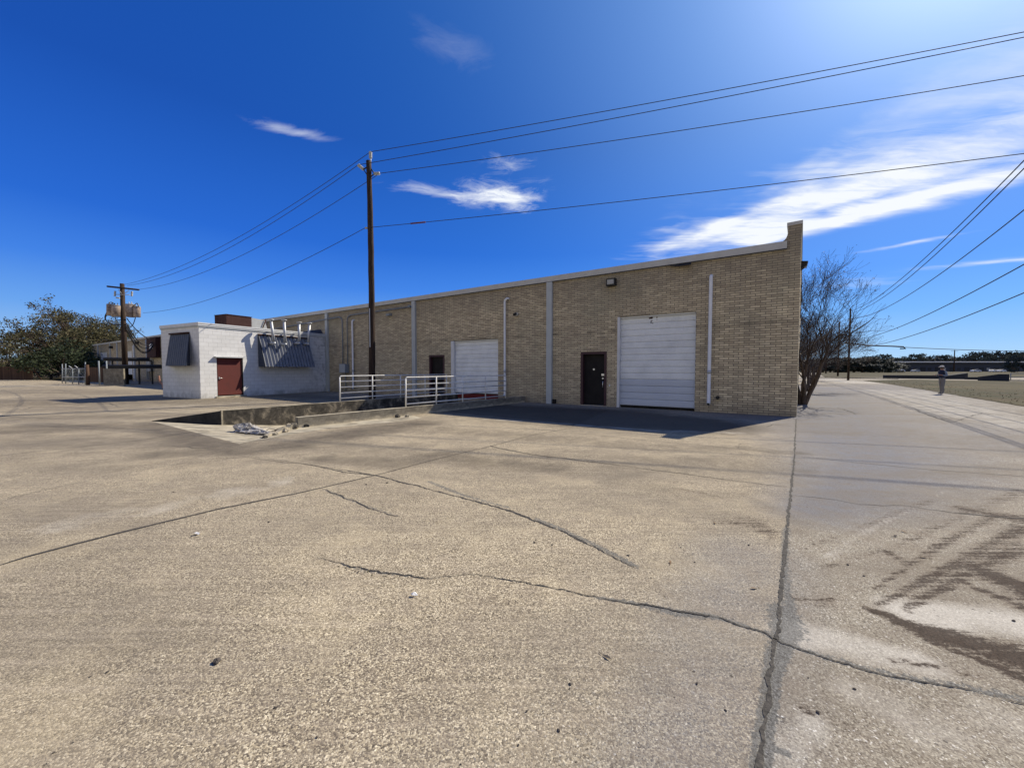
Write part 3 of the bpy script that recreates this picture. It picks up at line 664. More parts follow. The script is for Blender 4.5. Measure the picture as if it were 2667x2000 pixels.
# roof, back and far walls
rb = MB(); e = loc(C+DSIDE*LS)
rb.add([(.3, -.05, 5.1), (LEN, -.05, 5.1), (LEN, e.y, 5.1), (e.x+.3, e.y, 5.1)], [(0, 1, 2, 3)]); rb.build('roof', M_roof, WH)
bw = MB(); bw.add([(e.x, e.y, 0), (LEN, e.y, 0), (LEN, e.y, 5.3), (e.x, e.y, 5.3)], [(0, 1, 2, 3)]); bw.add([(LEN, 0, 0), (LEN, e.y, 0), (LEN, e.y, 5.3), (LEN, 0, 5.3)], [(0, 1, 2, 3)]); bw.build('back_wall', M_brick, WH)
MB().box(PW+.02, LEN+.1, -.28, .06, 5.27, 5.53).build('coping', M_coping, WH)
tr = MB().box(PW+.02, LEN+.1, .061, .068, 5.27, 5.30); tr.build('drip_edge', M_black, WH)
lf = MB(); lf.add([(3.1, .075, 5.26), (3.9, .075, 5.255), (3.5, .16, 5.18), (3.1, .2, 5.17)], [(0, 1, 2, 3)]); lf.add([(3.1, .0, 5.262), (3.9, .0, 5.255), (3.1, .2, 5.168)], [(0, 1, 2)]); lf.build('bent_flashing', M_black, WH)
for x in [8.60, 17.08, 25.55, 34.1, 42.6, 51.1, 59.6-2, 69.6, 77.9, 81.6, 88.9]:
    MB().box(x, x+.26, .001, .12, 0.0, 5.268).build('column', M_column, WH)
# roller doors
def roller(x0, x1, z0, z1, n, split=None, jamb=.10, depth=-.13):
    d = empty('roller_door', (0, 0, 0)); d.parent = WH
    xa, xb = x0+.02, x1-jamb
    def panels(za, zb, k, name, mt):
        m = MB(); h = (zb-za)/k
        for i in range(k):
            z = za+i*h; y0 = depth; 
            pr = [(z, y0-.035), (z+.020, y0), (z+h*.30, y0+.004), (z+h*.33, y0-.004), (z+h*.36, y0+.004), (z+h*.63, y0+.004), (z+h*.66, y0-.004), (z+h*.69, y0+.004), (z+h-.020, y0), (z+h, y0-.035)]
            for q in range(len(pr)-1):
                (a, ya), (b, yb) = pr[q], pr[q+1]; m.add([(xa, ya, a), (xb, ya, a), (xb, yb, b), (xa, yb, b)], [(3, 2, 1, 0)])
        return m.build(name, mt, d)
    if split: 
        k2 = max(1, round(n*(split-z0)/(z1-z0))); panels(z0, split, k2, 'lower_panel', M_doorpanel_low); panels(split, z1-.06, n-k2, 'panel', M_doorpanel)
    else: panels(z0, z1-.06, n, 'panel', M_doorpanel)
    MB().box(x1-jamb+.002, x1-.002, -.20, .012, max(z0-.1, 0), z1-.012).build('jamb', M_whitemetal, d)
    MB().box(x0+.002, x0+.02, -.20, -.05, z0, z1-.012).build('jamb', M_whitemetal, d)
    MB().box(x0+.03, x1-jamb, -.17, -.06, z1-.07, z1-.014).build('head_trim', M_whitemetal, d)
    MB().box(x0+.02, x1-jamb, -.16, -.11, z0-.03, z0-.002).build('weather_strip', M_black, d)
    return d
d1 = roller(2.93, 5.75, .09, 3.56, 14, 1.12)
for x, z, rx, rz in ((4.50, 3.44, .075, .035), (4.47, 3.46, .03, .05), (4.50, 3.28, .02, .06), (4.47, 3.34, .05, .015), (4.29, 3.45, .022, .03), (4.29, 3.36, .025, .01), (4.44, 3.24, .03, .012)):
    n_p = 8; MB().add([(x+rx*math.cos(6.283*k/n_p)*random.uniform(.6, 1.3), -.118, z+rz*math.sin(6.283*k/n_p)*random.uniform(.6, 1.3)) for k in range(n_p)], [tuple(reversed(range(n_p)))]).build('peeled_patch', M_rust, d1)
d2 = roller(11.52, 14.52, .30, 2.97, 12, None, .20)
MB().box(11.54, 14.32, -.20, -.02, .042, .262).build('dock_edge', M_red, d2)
roller(84.0, 87.7, .8, 4.2, 12, None, .1); roller(71.2, 75.0, .8, 4.0, 12, None, .1)
def mandoor(x0, x1, z1, hard=True):
    d = empty('door', (0, 0, 0)); d.parent = WH
    fm = MB().box(x0+.004, x0+.10, -.20, .015, 0.02, z1-.004).box(x1-.10, x1-.004, -.20, .015, .02, z1-.004).box(x0+.1, x1-.1, -.20, .014, z1-.10, z1-.004); fm.build('frame', M_maroonframe, d)
    MB().box(x0+.10, x1-.10, -.19, -.15, .05, z1-.10).build('leaf', M_blackdoor, d)
    MB().box(x0-.02, x1+.02, -.19, .03, -.05, .03).build('threshold', M_greyconc, d)
    if hard:
        MB().box(x0+.14, x0+.27, -.15, -.135, 1.24, 1.32).build('lock_plate', M_chrome, d)
        MB().tube([(x0+.20, -.15, 1.13), (x0+.20, -.11, 1.13)], .035, 10).build('lock_cylinder', M_chrome, d)
        MB().tube([(x0+.19, -.15, 1.02), (x0+.19, -.09, 1.0), (x0+.19, -.09, .78), (x0+.19, -.15, .74)], .02, 8).build('handle', M_chrome, d)
        MB().tube([(x0+.60, -.15, 1.5), (x0+.60, -.14, 1.5)], .04, 10).build('peephole_plate', M_chrome, d)
mandoor(6.17, 7.29, 2.22); mandoor(14.98, 16.12, 2.27, False)
# rainwater pipes, each coming out of the wall and down
def elbowpipe(x, z0, z1, r, turn=0.0, name='drain_pipe', mt=None, join=1.35):
    d = MB(); pts = [(x-turn, -.02, z1)]
    for k in range(6):
        t = k/5*math.pi/2; pts.append((x-turn*(1-math.sin(t)), .02+.10*math.sin(t) if turn == 0 else .12, z1-.16*(1-math.cos(t))-0.0))
    pts += [(x, .12, z1-.25), (x, .12, z0+.12), (x, .15, z0+.03), (x, .20, z0)]
    o = d.tube(pts, r, 12).build(name, mt or M_pipe, WH)
    MB().tube([(x, .12, join), (x, .12, join+.12)], r*1.16, 12).build('pipe_collar', M_steel, o)
    MB().tube([(x, .205, z0-.003), (x, .209, z0-.006)], r*.8, 12).build('pipe_mouth', M_black, o)
elbowpipe(2.47, .30, 4.72, .058); elbowpipe(11.05, .25, 4.78, .052, .16); elbowpipe(22.75, .28, 4.62, .055)
elbowpipe(71.0-1.2, .3, 4.6, .09); elbowpipe(63.9, .3, 4.6, .09)
# conduits and the grey meter box
cd = MB(); zc_ = 4.97
cd.tube([(17.5, .10, zc_+.02), (20.5, .10, zc_), (23.0, .10, zc_-.02), (23.25, .10, zc_-.12), (23.33, .10, zc_-.34), (23.33, .10, 1.8)], .032, 8)
cd.build('conduit', M_graybox, WH)
cd2 = MB(); cd2.tube([(34, .10, 4.62), (30, .10, 4.72), (25.9, .16, 4.86), (25.3, .16, 4.88), (24.2, .10, 4.92), (23.95, .10, 4.80), (23.85, .10, 4.6), (23.85, .10, 1.8)], .034, 8); cd2.build('conduit', M_graybox, WH)
bxm = MB().box(23.3, 23.95, .02, .30, 1.28, 1.86); bo = bxm.build('meter_box', M_graybox, WH); MB().box(23.33, 23.92, .30, .315, 1.31, 1.83).build('box_cover', M_column, bo); MB().tube([(23.6, .1, .1), (23.6, .1, 1.28)], .03, 8).build('conduit', M_graybox, bo)
MB().tube([(17.45, .05, zc_+.02), (17.45, .25, zc_+.02)], .07, 8).build('conduit_box', M_graybox, WH)
# wall lamps and small fittings
lm = MB().box(5.80, 6.16, .0, .20, 4.78, 5.06); lo = lm.build('wall_lamp', M_black, WH)
MB().box(5.85, 6.11, .2, .225, 4.83, 5.01).build('lens', M_lens, lo)
ml = MB().tube([(10.45, 0, 4.02), (10.45, .07, 4.02)], .085, 12); mo = ml.build('motion_lamp', M_ceramic, WH); MB().tube([(10.47, .05, 4.06), (10.50, .18, 4.0)], [.05, .065], 10).build('lamp_head', M_black, mo)
ml = MB().box(19.1, 19.4, 0, .2, 4.62, 4.74); ml.build('wall_lamp', M_graybox, WH)
MB().tube([(2.20, 0, .53), (2.20, .09, .53)], .062, 12).build('capped_pipe', M_black, WH)
MB().box(8.42, 8.55, .0, .12, .02, .20).build('outlet_box', M_blackdoor, WH)
MB().box(6.02, 6.06, .005, .02, .82, .9).build('outlet_box', M_whitemetal, WH)
MB().box(67.9, 68.5, 0, .35, 4.75, 5.05).build('wall_lamp', M_black, WH); MB().box(80.4, 81.0, 0, .35, 4.55, 4.9).build('wall_lamp', M_black, WH)
# shoe-box light on the end wall, seen in profile
el = MB(); el.prism([(0, 0, .16), (.20, 0, .13), (.17, 0, .00), (0, 0, -.12)], (0, .30, 0)); eo = el.build('wall_pack_lamp', M_black, WH)
eo.location = loc(C+DSIDE*1.7+Vector((0, 0, 5.08))); eo.rotation_euler = (0, 0, math.atan2(-DSIDE.x, DSIDE.y)+math.pi-ANG if False else 0)
rt = Vector((DSIDE.y, -DSIDE.x, 0)); eo.rotation_euler = (0, 0, math.atan2(rt.y, rt.x)-ANG)
gl = MB().box(.05, .16, .03, .27, -.05, .0); go = gl.build('lens', M_lens, eo)
# vent on the roof edge, and the light metal roof of the far block
MB().box(13.6, 15.2, -1.0, -.5, 5.45, 5.68).build('roof_vent', M_whitemetal, WH)
fr = MB(); fr.add([(77.2, -.3, 5.54), (92.9, -.3, 5.54), (92.9, -4, 6.6), (77.2, -4, 5.7)], [(0, 1, 2, 3)]); fr.add([(77.2, -7.7, 5.54), (92.9, -7.7, 5.54), (92.9, -4, 6.6), (77.2, -4, 5.7)], [(3, 2, 1, 0)]); fr.add([(92.9, -.3, 5.54), (92.9, -7.7, 5.54), (92.9, -4, 6.6)], [(0, 1, 2)]); fr.build('metal_roof', M_roof, WH)
# rusty meter bank on the wall behind the annex
mbk = MB().box(59.6, 62.9, .02, .45, 2.9, 5.26).build('meter_bank', M_rust, WH); MB().box(60.6, 61.3, .45, .6, 3.9, 4.5).build('meter', M_whitemetal, mbk); MB().box(62.2, 63.2, .02, .4, 1.3, 2.7).build('switch_box', M_louver, mbk)
MB().tube([(63.6, .3, 5.1), (63.6, .3, .3)], .09, 8).build('service_mast', M_column, mbk)

# ------------------------------------------------------------------ painted block annex
A0 = G(523, 1039); A1 = wall_pt(25.85)
AL = G(425, 1033); LA = (AL-A0).length
DA = (A1-A0); LFACE = DA.length; DA.normalize(); AANG = math.atan2(DA.y, DA.x)
AX = empty('annex', A0, AANG, 'small white painted block annex with a maroon door jutting from the brick warehouse', 'outbuilding')
ainv = (Matrix.Translation(A0) @ Matrix.Rotation(AANG, 4, 'Z')).inverted()
def aloc(p): return ainv @ Vector(p)
NA = Vector((DA.y, -DA.x, 0))            # out of the lit face; local -Y
def apt(px, py, off=0.0): return aloc(onplane(px, py, A0, NA, off))
al = aloc(AL); AH = apt(519, 846).z
ad0, ad1 = apt(565, 1030), apt(636, 1030); dx0, dx1, dz1 = ad0.x+.03, ad1.x-.02, apt(570, 931).z
def annex_wall():
    m = MB(); xs = [0, dx0, dx1, LFACE]; zs = [-.05, .08, dz1, AH]
    for i in range(3):
        for k in range(3):
            if i == 1 and k == 1: continue
            m.add([(xs[i], 0, zs[k]), (xs[i+1], 0, zs[k]), (xs[i+1], 0, zs[k+1]), (xs[i], 0, zs[k+1])], [(0, 1, 2, 3)])
    for x, f_ in ((dx0, (0, 1, 2, 3)), (dx1, (3, 2, 1, 0))): m.add([(x, 0, .08), (x, .14, .08), (x, .14, dz1), (x, 0, dz1)], [f_])
    m.add([(dx0, 0, dz1), (dx1, 0, dz1), (dx1, .14, dz1), (dx0, .14, dz1)], [(3, 2, 1, 0)]); m.add([(dx0, 0, .08), (dx1, 0, .08), (dx1, .14, .08), (dx0, .14, .08)], [(0, 1, 2, 3)])
    nx = al.x
    m.add([(0, 0, -.05), (al.x, al.y, -.05), (al.x, al.y, AH), (0, 0, AH)], [(0, 1, 2, 3)])
    m.add([(al.x, al.y, -.05), (al.x+LFACE, al.y, -.05), (al.x+LFACE, al.y, AH), (al.x, al.y, AH)], [(0, 1, 2, 3)])
    return m
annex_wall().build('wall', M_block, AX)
ar = MB(); ar.add([(0, 0, AH-.01), (LFACE, 0, AH-.01), (LFACE+al.x, al.y, AH-.01), (al.x, al.y, AH-.01)], [(0, 1, 2, 3)]); ar.build('roof', M_roof, AX)
def band(m, p, q, z0, z1, out, thick):
    p = Vector(p); q = Vector(q); d = (q-p).normalized(); n = Vector((d.y, -d.x, 0)); a = p-d*out; b = q+d*out
    m.prism([a+n*out+Vector((0, 0, z0)), b+n*out+Vector((0, 0, z0)), b+n*out+Vector((0, 0, z1)), a+n*out+Vector((0, 0, z1))], -n*thick)
fa = MB(); band(fa, (0, 0, 0), (LFACE-.1, 0, 0), AH-.03, AH+.13, .05, .16); band(fa, (al.x, al.y, 0), (0, 0, 0), AH-.029, AH+.129, .048, .16)
fo = fa.build('fascia', M_whitemetal, AX)
fa = MB(); band(fa, (0, 0, 0), (LFACE-.1, 0, 0), AH-.10, AH-.035, .03, .1); band(fa, (al.x, al.y, 0), (0, 0, 0), AH-.099, AH-.036, .029, .1); fa.build('eave_trim', M_column, AX)
gs = MB(); band(gs, (0, 0, 0), (LFACE-.1, 0, 0), AH+.045, AH+.06, .056, .02); gs.build('fascia_seam', M_black, AX)
dd = empty('door'); dd.parent = AX
MB().box(dx0+.03, dx1-.05, .05, .09, .14, dz1-.05).build('leaf', M_maroon, dd)
MB().box(dx0+.002, dx0+.028, .01, .12, .082, dz1-.002).box(dx1-.048, dx1-.002, .01, .12, .082, dz1-.002).box(dx0+.03, dx1-.05, .01, .12, dz1-.048, dz1-.002).build('frame', M_blackdoor, dd)
MB().box(dx0+.03, dx1-.05, .035, .05, .14, .28).build('kick_plate', M_maroon, dd)
MB().box(dx0+.10, dx0+.16, .03, .05, .98, 1.10).tube([(dx0+.13, .04, 1.04), (dx0+.13, -.01, 1.04), (dx0+.26, -.01, 1.03)], .014, 8).build('handle', M_chrome, dd)
for z in (.4, 1.1, 1.8): MB().box(dx1-.075, dx1-.03, .02, .05, z, z+.12).build('hinge', M_blackdoor, dd)
cnp = MB().box(dx0-.12, dx1+.06, -.16, -.001, dz1+.03, dz1+.055); cnp.add([(dx0-.12, -.16, dz1+.055), (dx1+.06, -.16, dz1+.055), (dx1+.06, -.16, dz1+.0), (dx0-.12, -.16, dz1+.0)], [(0, 1, 2, 3)]); cnp.build('drip_canopy', M_whitemetal, dd)
MB().box(dx0-.1, dx1+.1, -.12, -.002, -.05, .075).build('step', M_pale, dd)
# corrugated awning on the lit face
at0, at1 = apt(686, 873), apt(812, 878); OUT = .62
ab0, ab1 = apt(692, 955, OUT), apt(812, 955, OUT); zt = at0.z; zb = ab0.z; x0a, x1a = ab0.x-.02, ab1.x+.22
aw = empty('awning'); aw.parent = AX
cg = MB(); n = int((x1a-x0a)/.05); prev = None
for i in range(n+1):
    x = x0a+(x1a-x0a)*i/n; r_ = .036*math.cos(i*math.pi/2)
    cur = [(x, -.05-r_, zt), (x, -OUT-r_, zb)]
    if prev: cg.add([prev[0], cur[0], cur[1], prev[1]], [(0, 3, 2, 1)], True)
    prev = cur
o = cg.build('corrugated_sheet', painted('weathered_galvanised_sheet', (.155, .17, .20), .42, .4, (.06, .07, .09), 4, metal=.3), aw)
MB().box(x0a-.02, x1a+.02, -.12, -.0, zt-.02, zt+.05).build('rusty_flashing', M_rust, aw)
for x in (x0a-.015, x1a+.005): MB().prism([(x, -.02, zt), (x, -OUT+.0, zb), (x, -.02, zb)], (.012, 0, 0)).build('side_panel', M_awnblue, aw)
# flues coming through the awning
for k, (pt, pb, ht) in enumerate([((706, 835), (714, 893), 0), ((740, 836), (743, 896), 0), ((779, 842), (779, 893), 0), ((806, 844), (803, 895), 0)]):
    off = .58; t_, b_ = apt(pt[0], pt[1], off), apt(pb[0], pb[1], off)
    fl = empty('flue'); fl.parent = AX
    MB().tube([(b_.x, b_.y, b_.z-.02), (t_.x, t_.y, t_.z-.05)], .075, 14).build('flue_pipe', M_steel, fl)
    MB().tube([(b_.x, b_.y, b_.z), (b_.x, -.05-(zt-b_.z)/(zt-zb)*(OUT-.05)+.1, b_.z-.03)], .072, 12).tube([(b_.x, b_.y, b_.z-.08), (b_.x, b_.y, b_.z+.04)], .082, 14).build('elbow', M_steel, fl)
    MB().tube([(t_.x, t_.y, t_.z-.05), (t_.x, t_.y, t_.z+.04)], .05, 10).tube([(t_.x, t_.y, t_.z+.02), (t_.x, t_.y, t_.z+.03), (t_.x, t_.y, t_.z+.06), (t_.x, t_.y, t_.z+.08)], [.10, .155, .155, .05], 16).build('rain_cap', M_steel, fl)
    MB().tube([(t_.x, t_.y, b_.z+.6), (t_.x, -.0, b_.z+.62)], .01, 6).build('brace', M_steel, fl)
# blue tarp-like flashing where the annex roof meets the warehouse
bt = MB(); bt.add([(LFACE-1.9, .02, AH+.14), (LFACE-.2, .02, AH+.14), (LFACE-.2, .3, AH+.46), (LFACE-1.0, .3, AH+.30)], [(0, 1, 2, 3)]); bt.build('roof_flashing', M_awnblue, AX)
# hinged awning flap on the shaded end
def endpt(px, py, off=0.0):
    dN = (AL-A0).normalized(); nE = Vector((dN.y, -dN.x, 0)); nE = nE if nE.y < 0 else -nE
    return onplane(px, py, A0, nE, off)
tl, tr_ = aloc(endpt(443, 872, .02)), aloc(endpt(493, 868, .02)); bl, br_ = aloc(endpt(431, 953, .55)), aloc(endpt(484, 953, .55)); br_.z = bl.z; tr_.z = tl.z
w_l, w_r = aloc(endpt(440, 953, .01)), aloc(endpt(494, 953, .01)); w_l.z = w_r.z = bl.z
ea = empty('awning'); ea.parent = AX
m = MB(); N = 20; prev = None
for i in range(N+1):
    a_ = tl.lerp(tr_, i/N); b2 = bl.lerp(br_, i/N); k = Vector((-.01, 0, 0))*(1 if i % 2 else -1); cur = (a_+k, b2+k)
    if prev: m.add([prev[0], cur[0], cur[1], prev[1]], [(0, 1, 2, 3)])
    prev = cur
m.build('corrugated_sheet', M_awnblue, ea)
MB().add([tr_, br_, w_r], [(0, 1, 2)]).build('side_panel', M_awnblue, ea); MB().add([tl, bl, w_l], [(2, 1, 0)]).build('side_panel', M_awnblue, ea); MB().add([bl, br_, w_r, w_l], [(0, 1, 2, 3)]).build('bottom_panel', M_awnblue, ea)
hd = MB(); hd.tube([tl+Vector((-.03, 0, .03)), tr_+Vector((-.03, 0, .03))], .05, 6); hd.build('head_flashing', M_rust, ea)
# air handler on the annex roof
ac = empty('rooftop_air_unit', (0, 0, 0), 0, 'rust brown rooftop air unit with pale louvre on the white annex roof', 'air conditioner')
p0 = D(590, 846, 23.0); p1 = D(632, 846, 25.0); p2 = D(656, 852, 24.4)
ac.location = (p0.x, p0.y, AH+.0); ac.rotation_euler = (0, 0, AANG)
aci = (Matrix.Translation(ac.location) @ Matrix.Rotation(AANG, 4, 'Z')).inverted()
wb = (aci @ p1).x
MB().box(0, 1.45, 0, 1.2, .10, 1.02).build('cabinet', M_rust, ac)
MB().box(-.02, 1.47, -.03, 1.23, 1.02, 1.05).build('lid', M_rust, ac)
MB().box(0.05, 2.6, .05, 1.1, .0, .10).build('curb', M_graybox, ac)
hood = MB(); hood.prism([(1.46, 0.05, .12), (2.55, 0.05, .12), (2.30, 0.05, .95), (1.46, 0.05, 1.0)], (0, .95, 0)); hood.build('hood', M_louver, ac)
MB().tube([(2.0, -.02, .12), (2.36, -.02, 1.0)], .03, 6).tube([(2.72, .2, .05), (2.40, .2, .98)], .025, 6).build('strut', M_rust, ac)

# ------------------------------------------------------------------ truck well, its curbs and hand rails
LD = empty('loading_ramp', E1, 0, 'sunken concrete truck ramp with mildewed curb walls running down to the loading door', 'ramp')
li = Matrix.Translation(-E1)
def L_(p): return li @ Vector(p)
fl_ = MB(); cols = 24; vsf = []
far_b, far_f = BE, FE
fp = [E1, E2, FR, FE, BE, BK]
fz = [Vector((p.x, p.y, wellz(p))) for p in fp]
fl_.add([L_(p) for p in fz], [tuple(range(6))]); fl_.build('ramp_floor', M_pale, LD)
def curb(a, b, za, zb, thick_side, base_a, base_b, name, mt, th=.16, sub=14, chip=0.0):
    """wall from a to b, top za..zb, its visible face on the line a-b, thickness towards thick_side"""
    m = MB(); d = (b-a).normalized(); nn = Vector((-d.y, d.x, 0))*thick_side; vs = []
    for i in range(sub+1):
        t = i/sub; p = a.lerp(b, t); zt_ = za*(1-t)+zb*t+(random.uniform(-chip, chip) if 0 < i < sub else 0); zb_ = base_a*(1-t)+base_b*t
        vs += [L_((p.x, p.y, zb_)), L_((p.x, p.y, zt_)), L_((p.x+nn.x*th, p.y+nn.y*th, zt_)), L_((p.x+nn.x*th, p.y+nn.y*th, zb_))]
    fs = []
    for i in range(sub):
        k = 4*i; fs += [(k, k+4, k+5, k+1), (k+1, k+5, k+6, k+2), (k+2, k+6, k+7, k+3)]
    fs += [(0, 1, 2, 3), (4*sub+3, 4*sub+2, 4*sub+1, 4*sub)]
    m.add(vs, fs); bm = bmesh.new(); o = m.build(name, mt, LD); bm.from_mesh(o.data); bmesh.ops.recalc_face_normals(bm, faces=bm.faces); bm.to_mesh(o.data); bm.free(); return o
BEc = BE-dB*.03; FEc = FE-dF*.03
curb(BK, BEc, .26, .26, 1, -1.9, -1.9, 'back_curb_wall', M_oldconc, chip=.004)
curb(FR, FEc, .26, .26, -1, -1.9, -1.9, 'front_curb_wall', M_greyconc, chip=.004)
curb(E1, BK-(BK-E1).normalized()*.012, .01, .258, 1, -.5, -.6, 'flare_wall', M_darkconc, th=.14)  # its shaded face is coloured dark
curb(E2.lerp(FR, .30), E2.lerp(FR, .97), .02, .12, -1, -.5, -.5, 'broken_flare_wall', M_greyconc, th=.10, chip=.035)
# pale caps paint the sunlit look onto the curb tops; add chipped lip at the expansion joint
lipm = MB(); lipm.box(-.02, .02, -.012, .10, -.5, .262, Matrix.Translation(L_(BK)) @ Matrix.Rotation(math.atan2(dB.y, dB.x), 4, 'Z')); lipm.build('joint_filler', M_pale, LD)
for ct, (a, b, sgn) in enumerate(((BK, BEc, 1), (FR, FEc, -1))):
    cap = MB(); d = (b-a).normalized(); nn = Vector((-d.y, d.x, 0))*sgn; a2 = a+d*.0; vs = []
    cap.prism([L_(a2-nn*.004+Vector((0, 0, .261))), L_(b-nn*.004+Vector((0, 0, .261))), L_(b+nn*.164+Vector((0, 0, .261))), L_(a2+nn*.164+Vector((0, 0, .261)))], (0, 0, .012)); cap.build('sunlit_top', M_pale, LD)
def rail(O, d, s0, n, step, zs, zbase, label, name='handrail', end=True):
    root = empty(name, O+d*s0, 0, label, 'handrail'); 
    rl = (Matrix.Translation(O+d*s0)).inverted(); h = lambda s, z: rl @ (O+d*s+Vector((0, 0, z)))
    L = s0+step*(n-1)
    for k in range(n):
        s = s0+k*step; top = zs[0]-(.05 if k == 0 else 0)
        MB().tube([h(s, zbase-.05), h(s, top)], .024, 10).build('post', M_railwhite, root)
    for i, z in enumerate(zs):
        if i == 0: pts = [h(s0, z-.06), h(s0+.015, z-.02), h(s0+.06, z)]+[h(s0+step*q, z) for q in range(1, n-1)]+[h(L-.1, z), h(L-.02, z-.03), h(L, z-.08)]
        else: pts = [h(s0, z), h(L, z)]
        MB().tube(pts, .021, 10).build('rail', M_railwhite, root)
    return root
nF = Vector((-dF.y, dF.x, 0)); nB = Vector((-dB.y, dB.x, 0))
rail(FR-nF*.08, dF, 3.36, 5, 1.283, (1.24, 1.01, .81, .59, .37), .27, 'white five bar handrail on the front curb of the loading ramp, nearest the camera')
sB = (G(889, 1047, .26)-G(578, 1070, .26)).length
rail(BK+nB*.08, dB, sB, 5, 1.42, (1.245, 1.04, .82, .60, .40), .27, 'white five bar handrail on the far curb of the loading ramp, behind the near rail')
# crumpled debris in the ramp mouth
random.seed(11)
dbp = G(655, 1128, -.12); db = MB()
def crumple(m, cx, cy, cz, rx, ry, rz, seed, n=13, k=.35):
    rs = np.random.default_rng(seed); ph = rs.uniform(0, 6.28, 12)
    vs = []; fs = []
    for i in range(n+1):
        for j in range(2*n):
            th = math.pi*i/n; p = 2*math.pi*j/(2*n)
            r = 1+k*(.5*math.sin(3*p+ph[0]+2*th)+.4*math.sin(5*th+ph[1]+p)+.3*math.sin(7*p+ph[2]))+rs.uniform(-.12, .12)
            vs.append((cx+rx*r*math.sin(th)*math.cos(p), cy+ry*r*math.sin(th)*math.sin(p), cz+rz*r*math.cos(th)))
    for i in range(n):
        for j in range(2*n): a = i*2*n+j; b = i*2*n+(j+1) % (2*n); fs.append((a, b, b+2*n, a+2*n))
    m.add(vs, fs)
def f_cloth(t, b):
    P = t.coord('Object'); n = t.noise(P, 9, 6, .75, .6); return t.ramp(n, [(.35, (.06, .052, .045)), (.5, (.32, .30, .27)), (.62, (.58, .56, .52))])
M_cloth = material('dirty_crumpled_canvas', f_cloth, .9, .1)
crumple(db, -.28, .15, .08, .28, .20, .13, 1); crumple(db, .0, .0, .05, .30, .17, .09, 2); crumple(db, .30, -.12, .03, .24, .11, .06, 3); crumple(db, .48, -.18, .02, .16, .08, .04, 4)
dbo = db.build('crumpled_sheet', M_cloth); dbo.location = dbp; tag(dbo, 'dirty crumpled canvas lying in the mouth of the loading ramp', 'debris')
tw = MB()
for i in range(16):
    a = Vector((random.uniform(.3, 1.1), random.uniform(-.2, .5), .02)); an = random.uniform(.2, 1.2); l = random.uniform(.2, .6); tw.tube([a, a+Vector((math.cos(an)*l*.5, math.sin(an)*l*.5, random.uniform(.0, .08))), a+Vector((math.cos(an)*l, math.sin(an)*l, .02))], .008, 4)
two = tw.build('fallen_twigs', M_barkdark); two.location = dbp; tag(two, 'dry twigs heaped beside the crumpled canvas in the ramp mouth', 'twigs')
def rock(name, p, r, seed, label, mt, cat, grp=None, flat=.6):
    m = MB(); crumple(m, 0, 0, r*flat*.6, r, r*.8, r*flat, seed, 6, .22); o = m.build(name, mt); o.location = p; o.rotation_euler = (0, 0, seed); return tag(o, label, cat, grp)
rock('concrete_chunk', G(796, 1112), .09, 3, 'dark broken concrete lump at the broken end of the near ramp curb', M_darkconc, 'concrete chunk')
for q, (px, py, r, lb) in enumerate(((765, 1117, .13, 'largest broken concrete chunk against the end of the near ramp curb'), (742, 1125, .09, 'broken concrete chunk left of the largest one at the ramp corner'), (716, 1133, .07, 'small broken chunk midway along the crumbled ramp edge'), (690, 1141, .06, 'lowest small chunk on the crumbled ramp edge'), (752, 1110, .08, 'chunk lying behind the largest one inside the ramp mouth'))):
    rock('concrete_chunk', G(px, py), r, 20+q, lb, (M_oldconc, M_greyconc, M_pale)[q % 3], 'concrete chunk')
rock('concrete_chunk', G(1035, 1087), .10, 5, 'flat grey rubble piece beside the first post of the near handrail', M_oldconc, 'concrete chunk')
rock('concrete_chunk', G(1060, 1086), .07, 6, 'small pale rubble piece at the foot of the near ramp curb', M_pale, 'concrete chunk')
wt_ = MB(); random.seed(8)
for px, py, nn_ in ((950, 1488, 16), (1010, 1499, 12), (905, 1478, 8)):
    for i in range(nn_):
        q = G(px+random.gauss(0, 22), py+random.gauss(0, 1.5)); a = random.uniform(0, 6.28); h = random.uniform(.004, .012); dx = Vector((math.cos(a), math.sin(a), 0))*random.uniform(.003, .008)
        wt_.add([q-dx, q+dx, q+Vector((random.uniform(-.02, .02), random.uniform(-.02, .02), h))], [(0, 1, 2)])
tag(wt_.build('crack_weeds', M_grass), 'sparse low weeds growing out of the yard cracks', 'weeds', kind='stuff')
# litter on the yard
M_litter = painted('white_paper_scrap', (.72, .71, .68), .8, .2)
def scrap(px, py, r, label, mt=M_litter, cat='litter', seed=1):
    m = MB(); rs = random.Random(seed); n = 7; vs = [(r*math.cos(6.28*i/n)*rs.uniform(.6, 1.3), r*.6*math.sin(6.28*i/n)*rs.uniform(.6, 1.3), rs.uniform(.006, .025)) for i in range(n)]+[(0, 0, .03)]
    m.add(vs, [(i, (i+1) % n, n) for i in range(n)]+[tuple(reversed(range(n)))]); o = m.build('paper_scrap', mt); o.location = G(px, py); tag(o, label, cat)
scrap(513, 1393, .035, 'white paper scrap left of centre on the sunlit yard below the long joint')
scrap(1078, 1552, .022, 'white paper scrap lying below the middle crack of the yard', seed=2)
M_leafd = painted('dry_brown_leaf', (.16, .10, .05), .9, .4)
M_stone = painted('dark_loose_stone', (.06, .05, .042), .9, .3)
lf_spots = [((1746, 1466), 'curled dry leaf on the yard right of the end of the branching crack', 1), ((1963, 1533), 'pale dry leaf just left of the joint in the right foreground', 3), ((1861, 1363), 'straw coloured leaf beside the brown staining left of the joint', 4), ((1580, 1713), 'dark dry leaf alone below the lowest crack', 5), ((2332, 1397), 'dark curled leaf on the grey lane between the tyre streaks', 6), ((2353, 1385), 'small twig-like leaf at the upper edge of the tyre streaks', 7), ((2405, 1452), 'brown leaf on the muddy streaks of the lane', 8)]
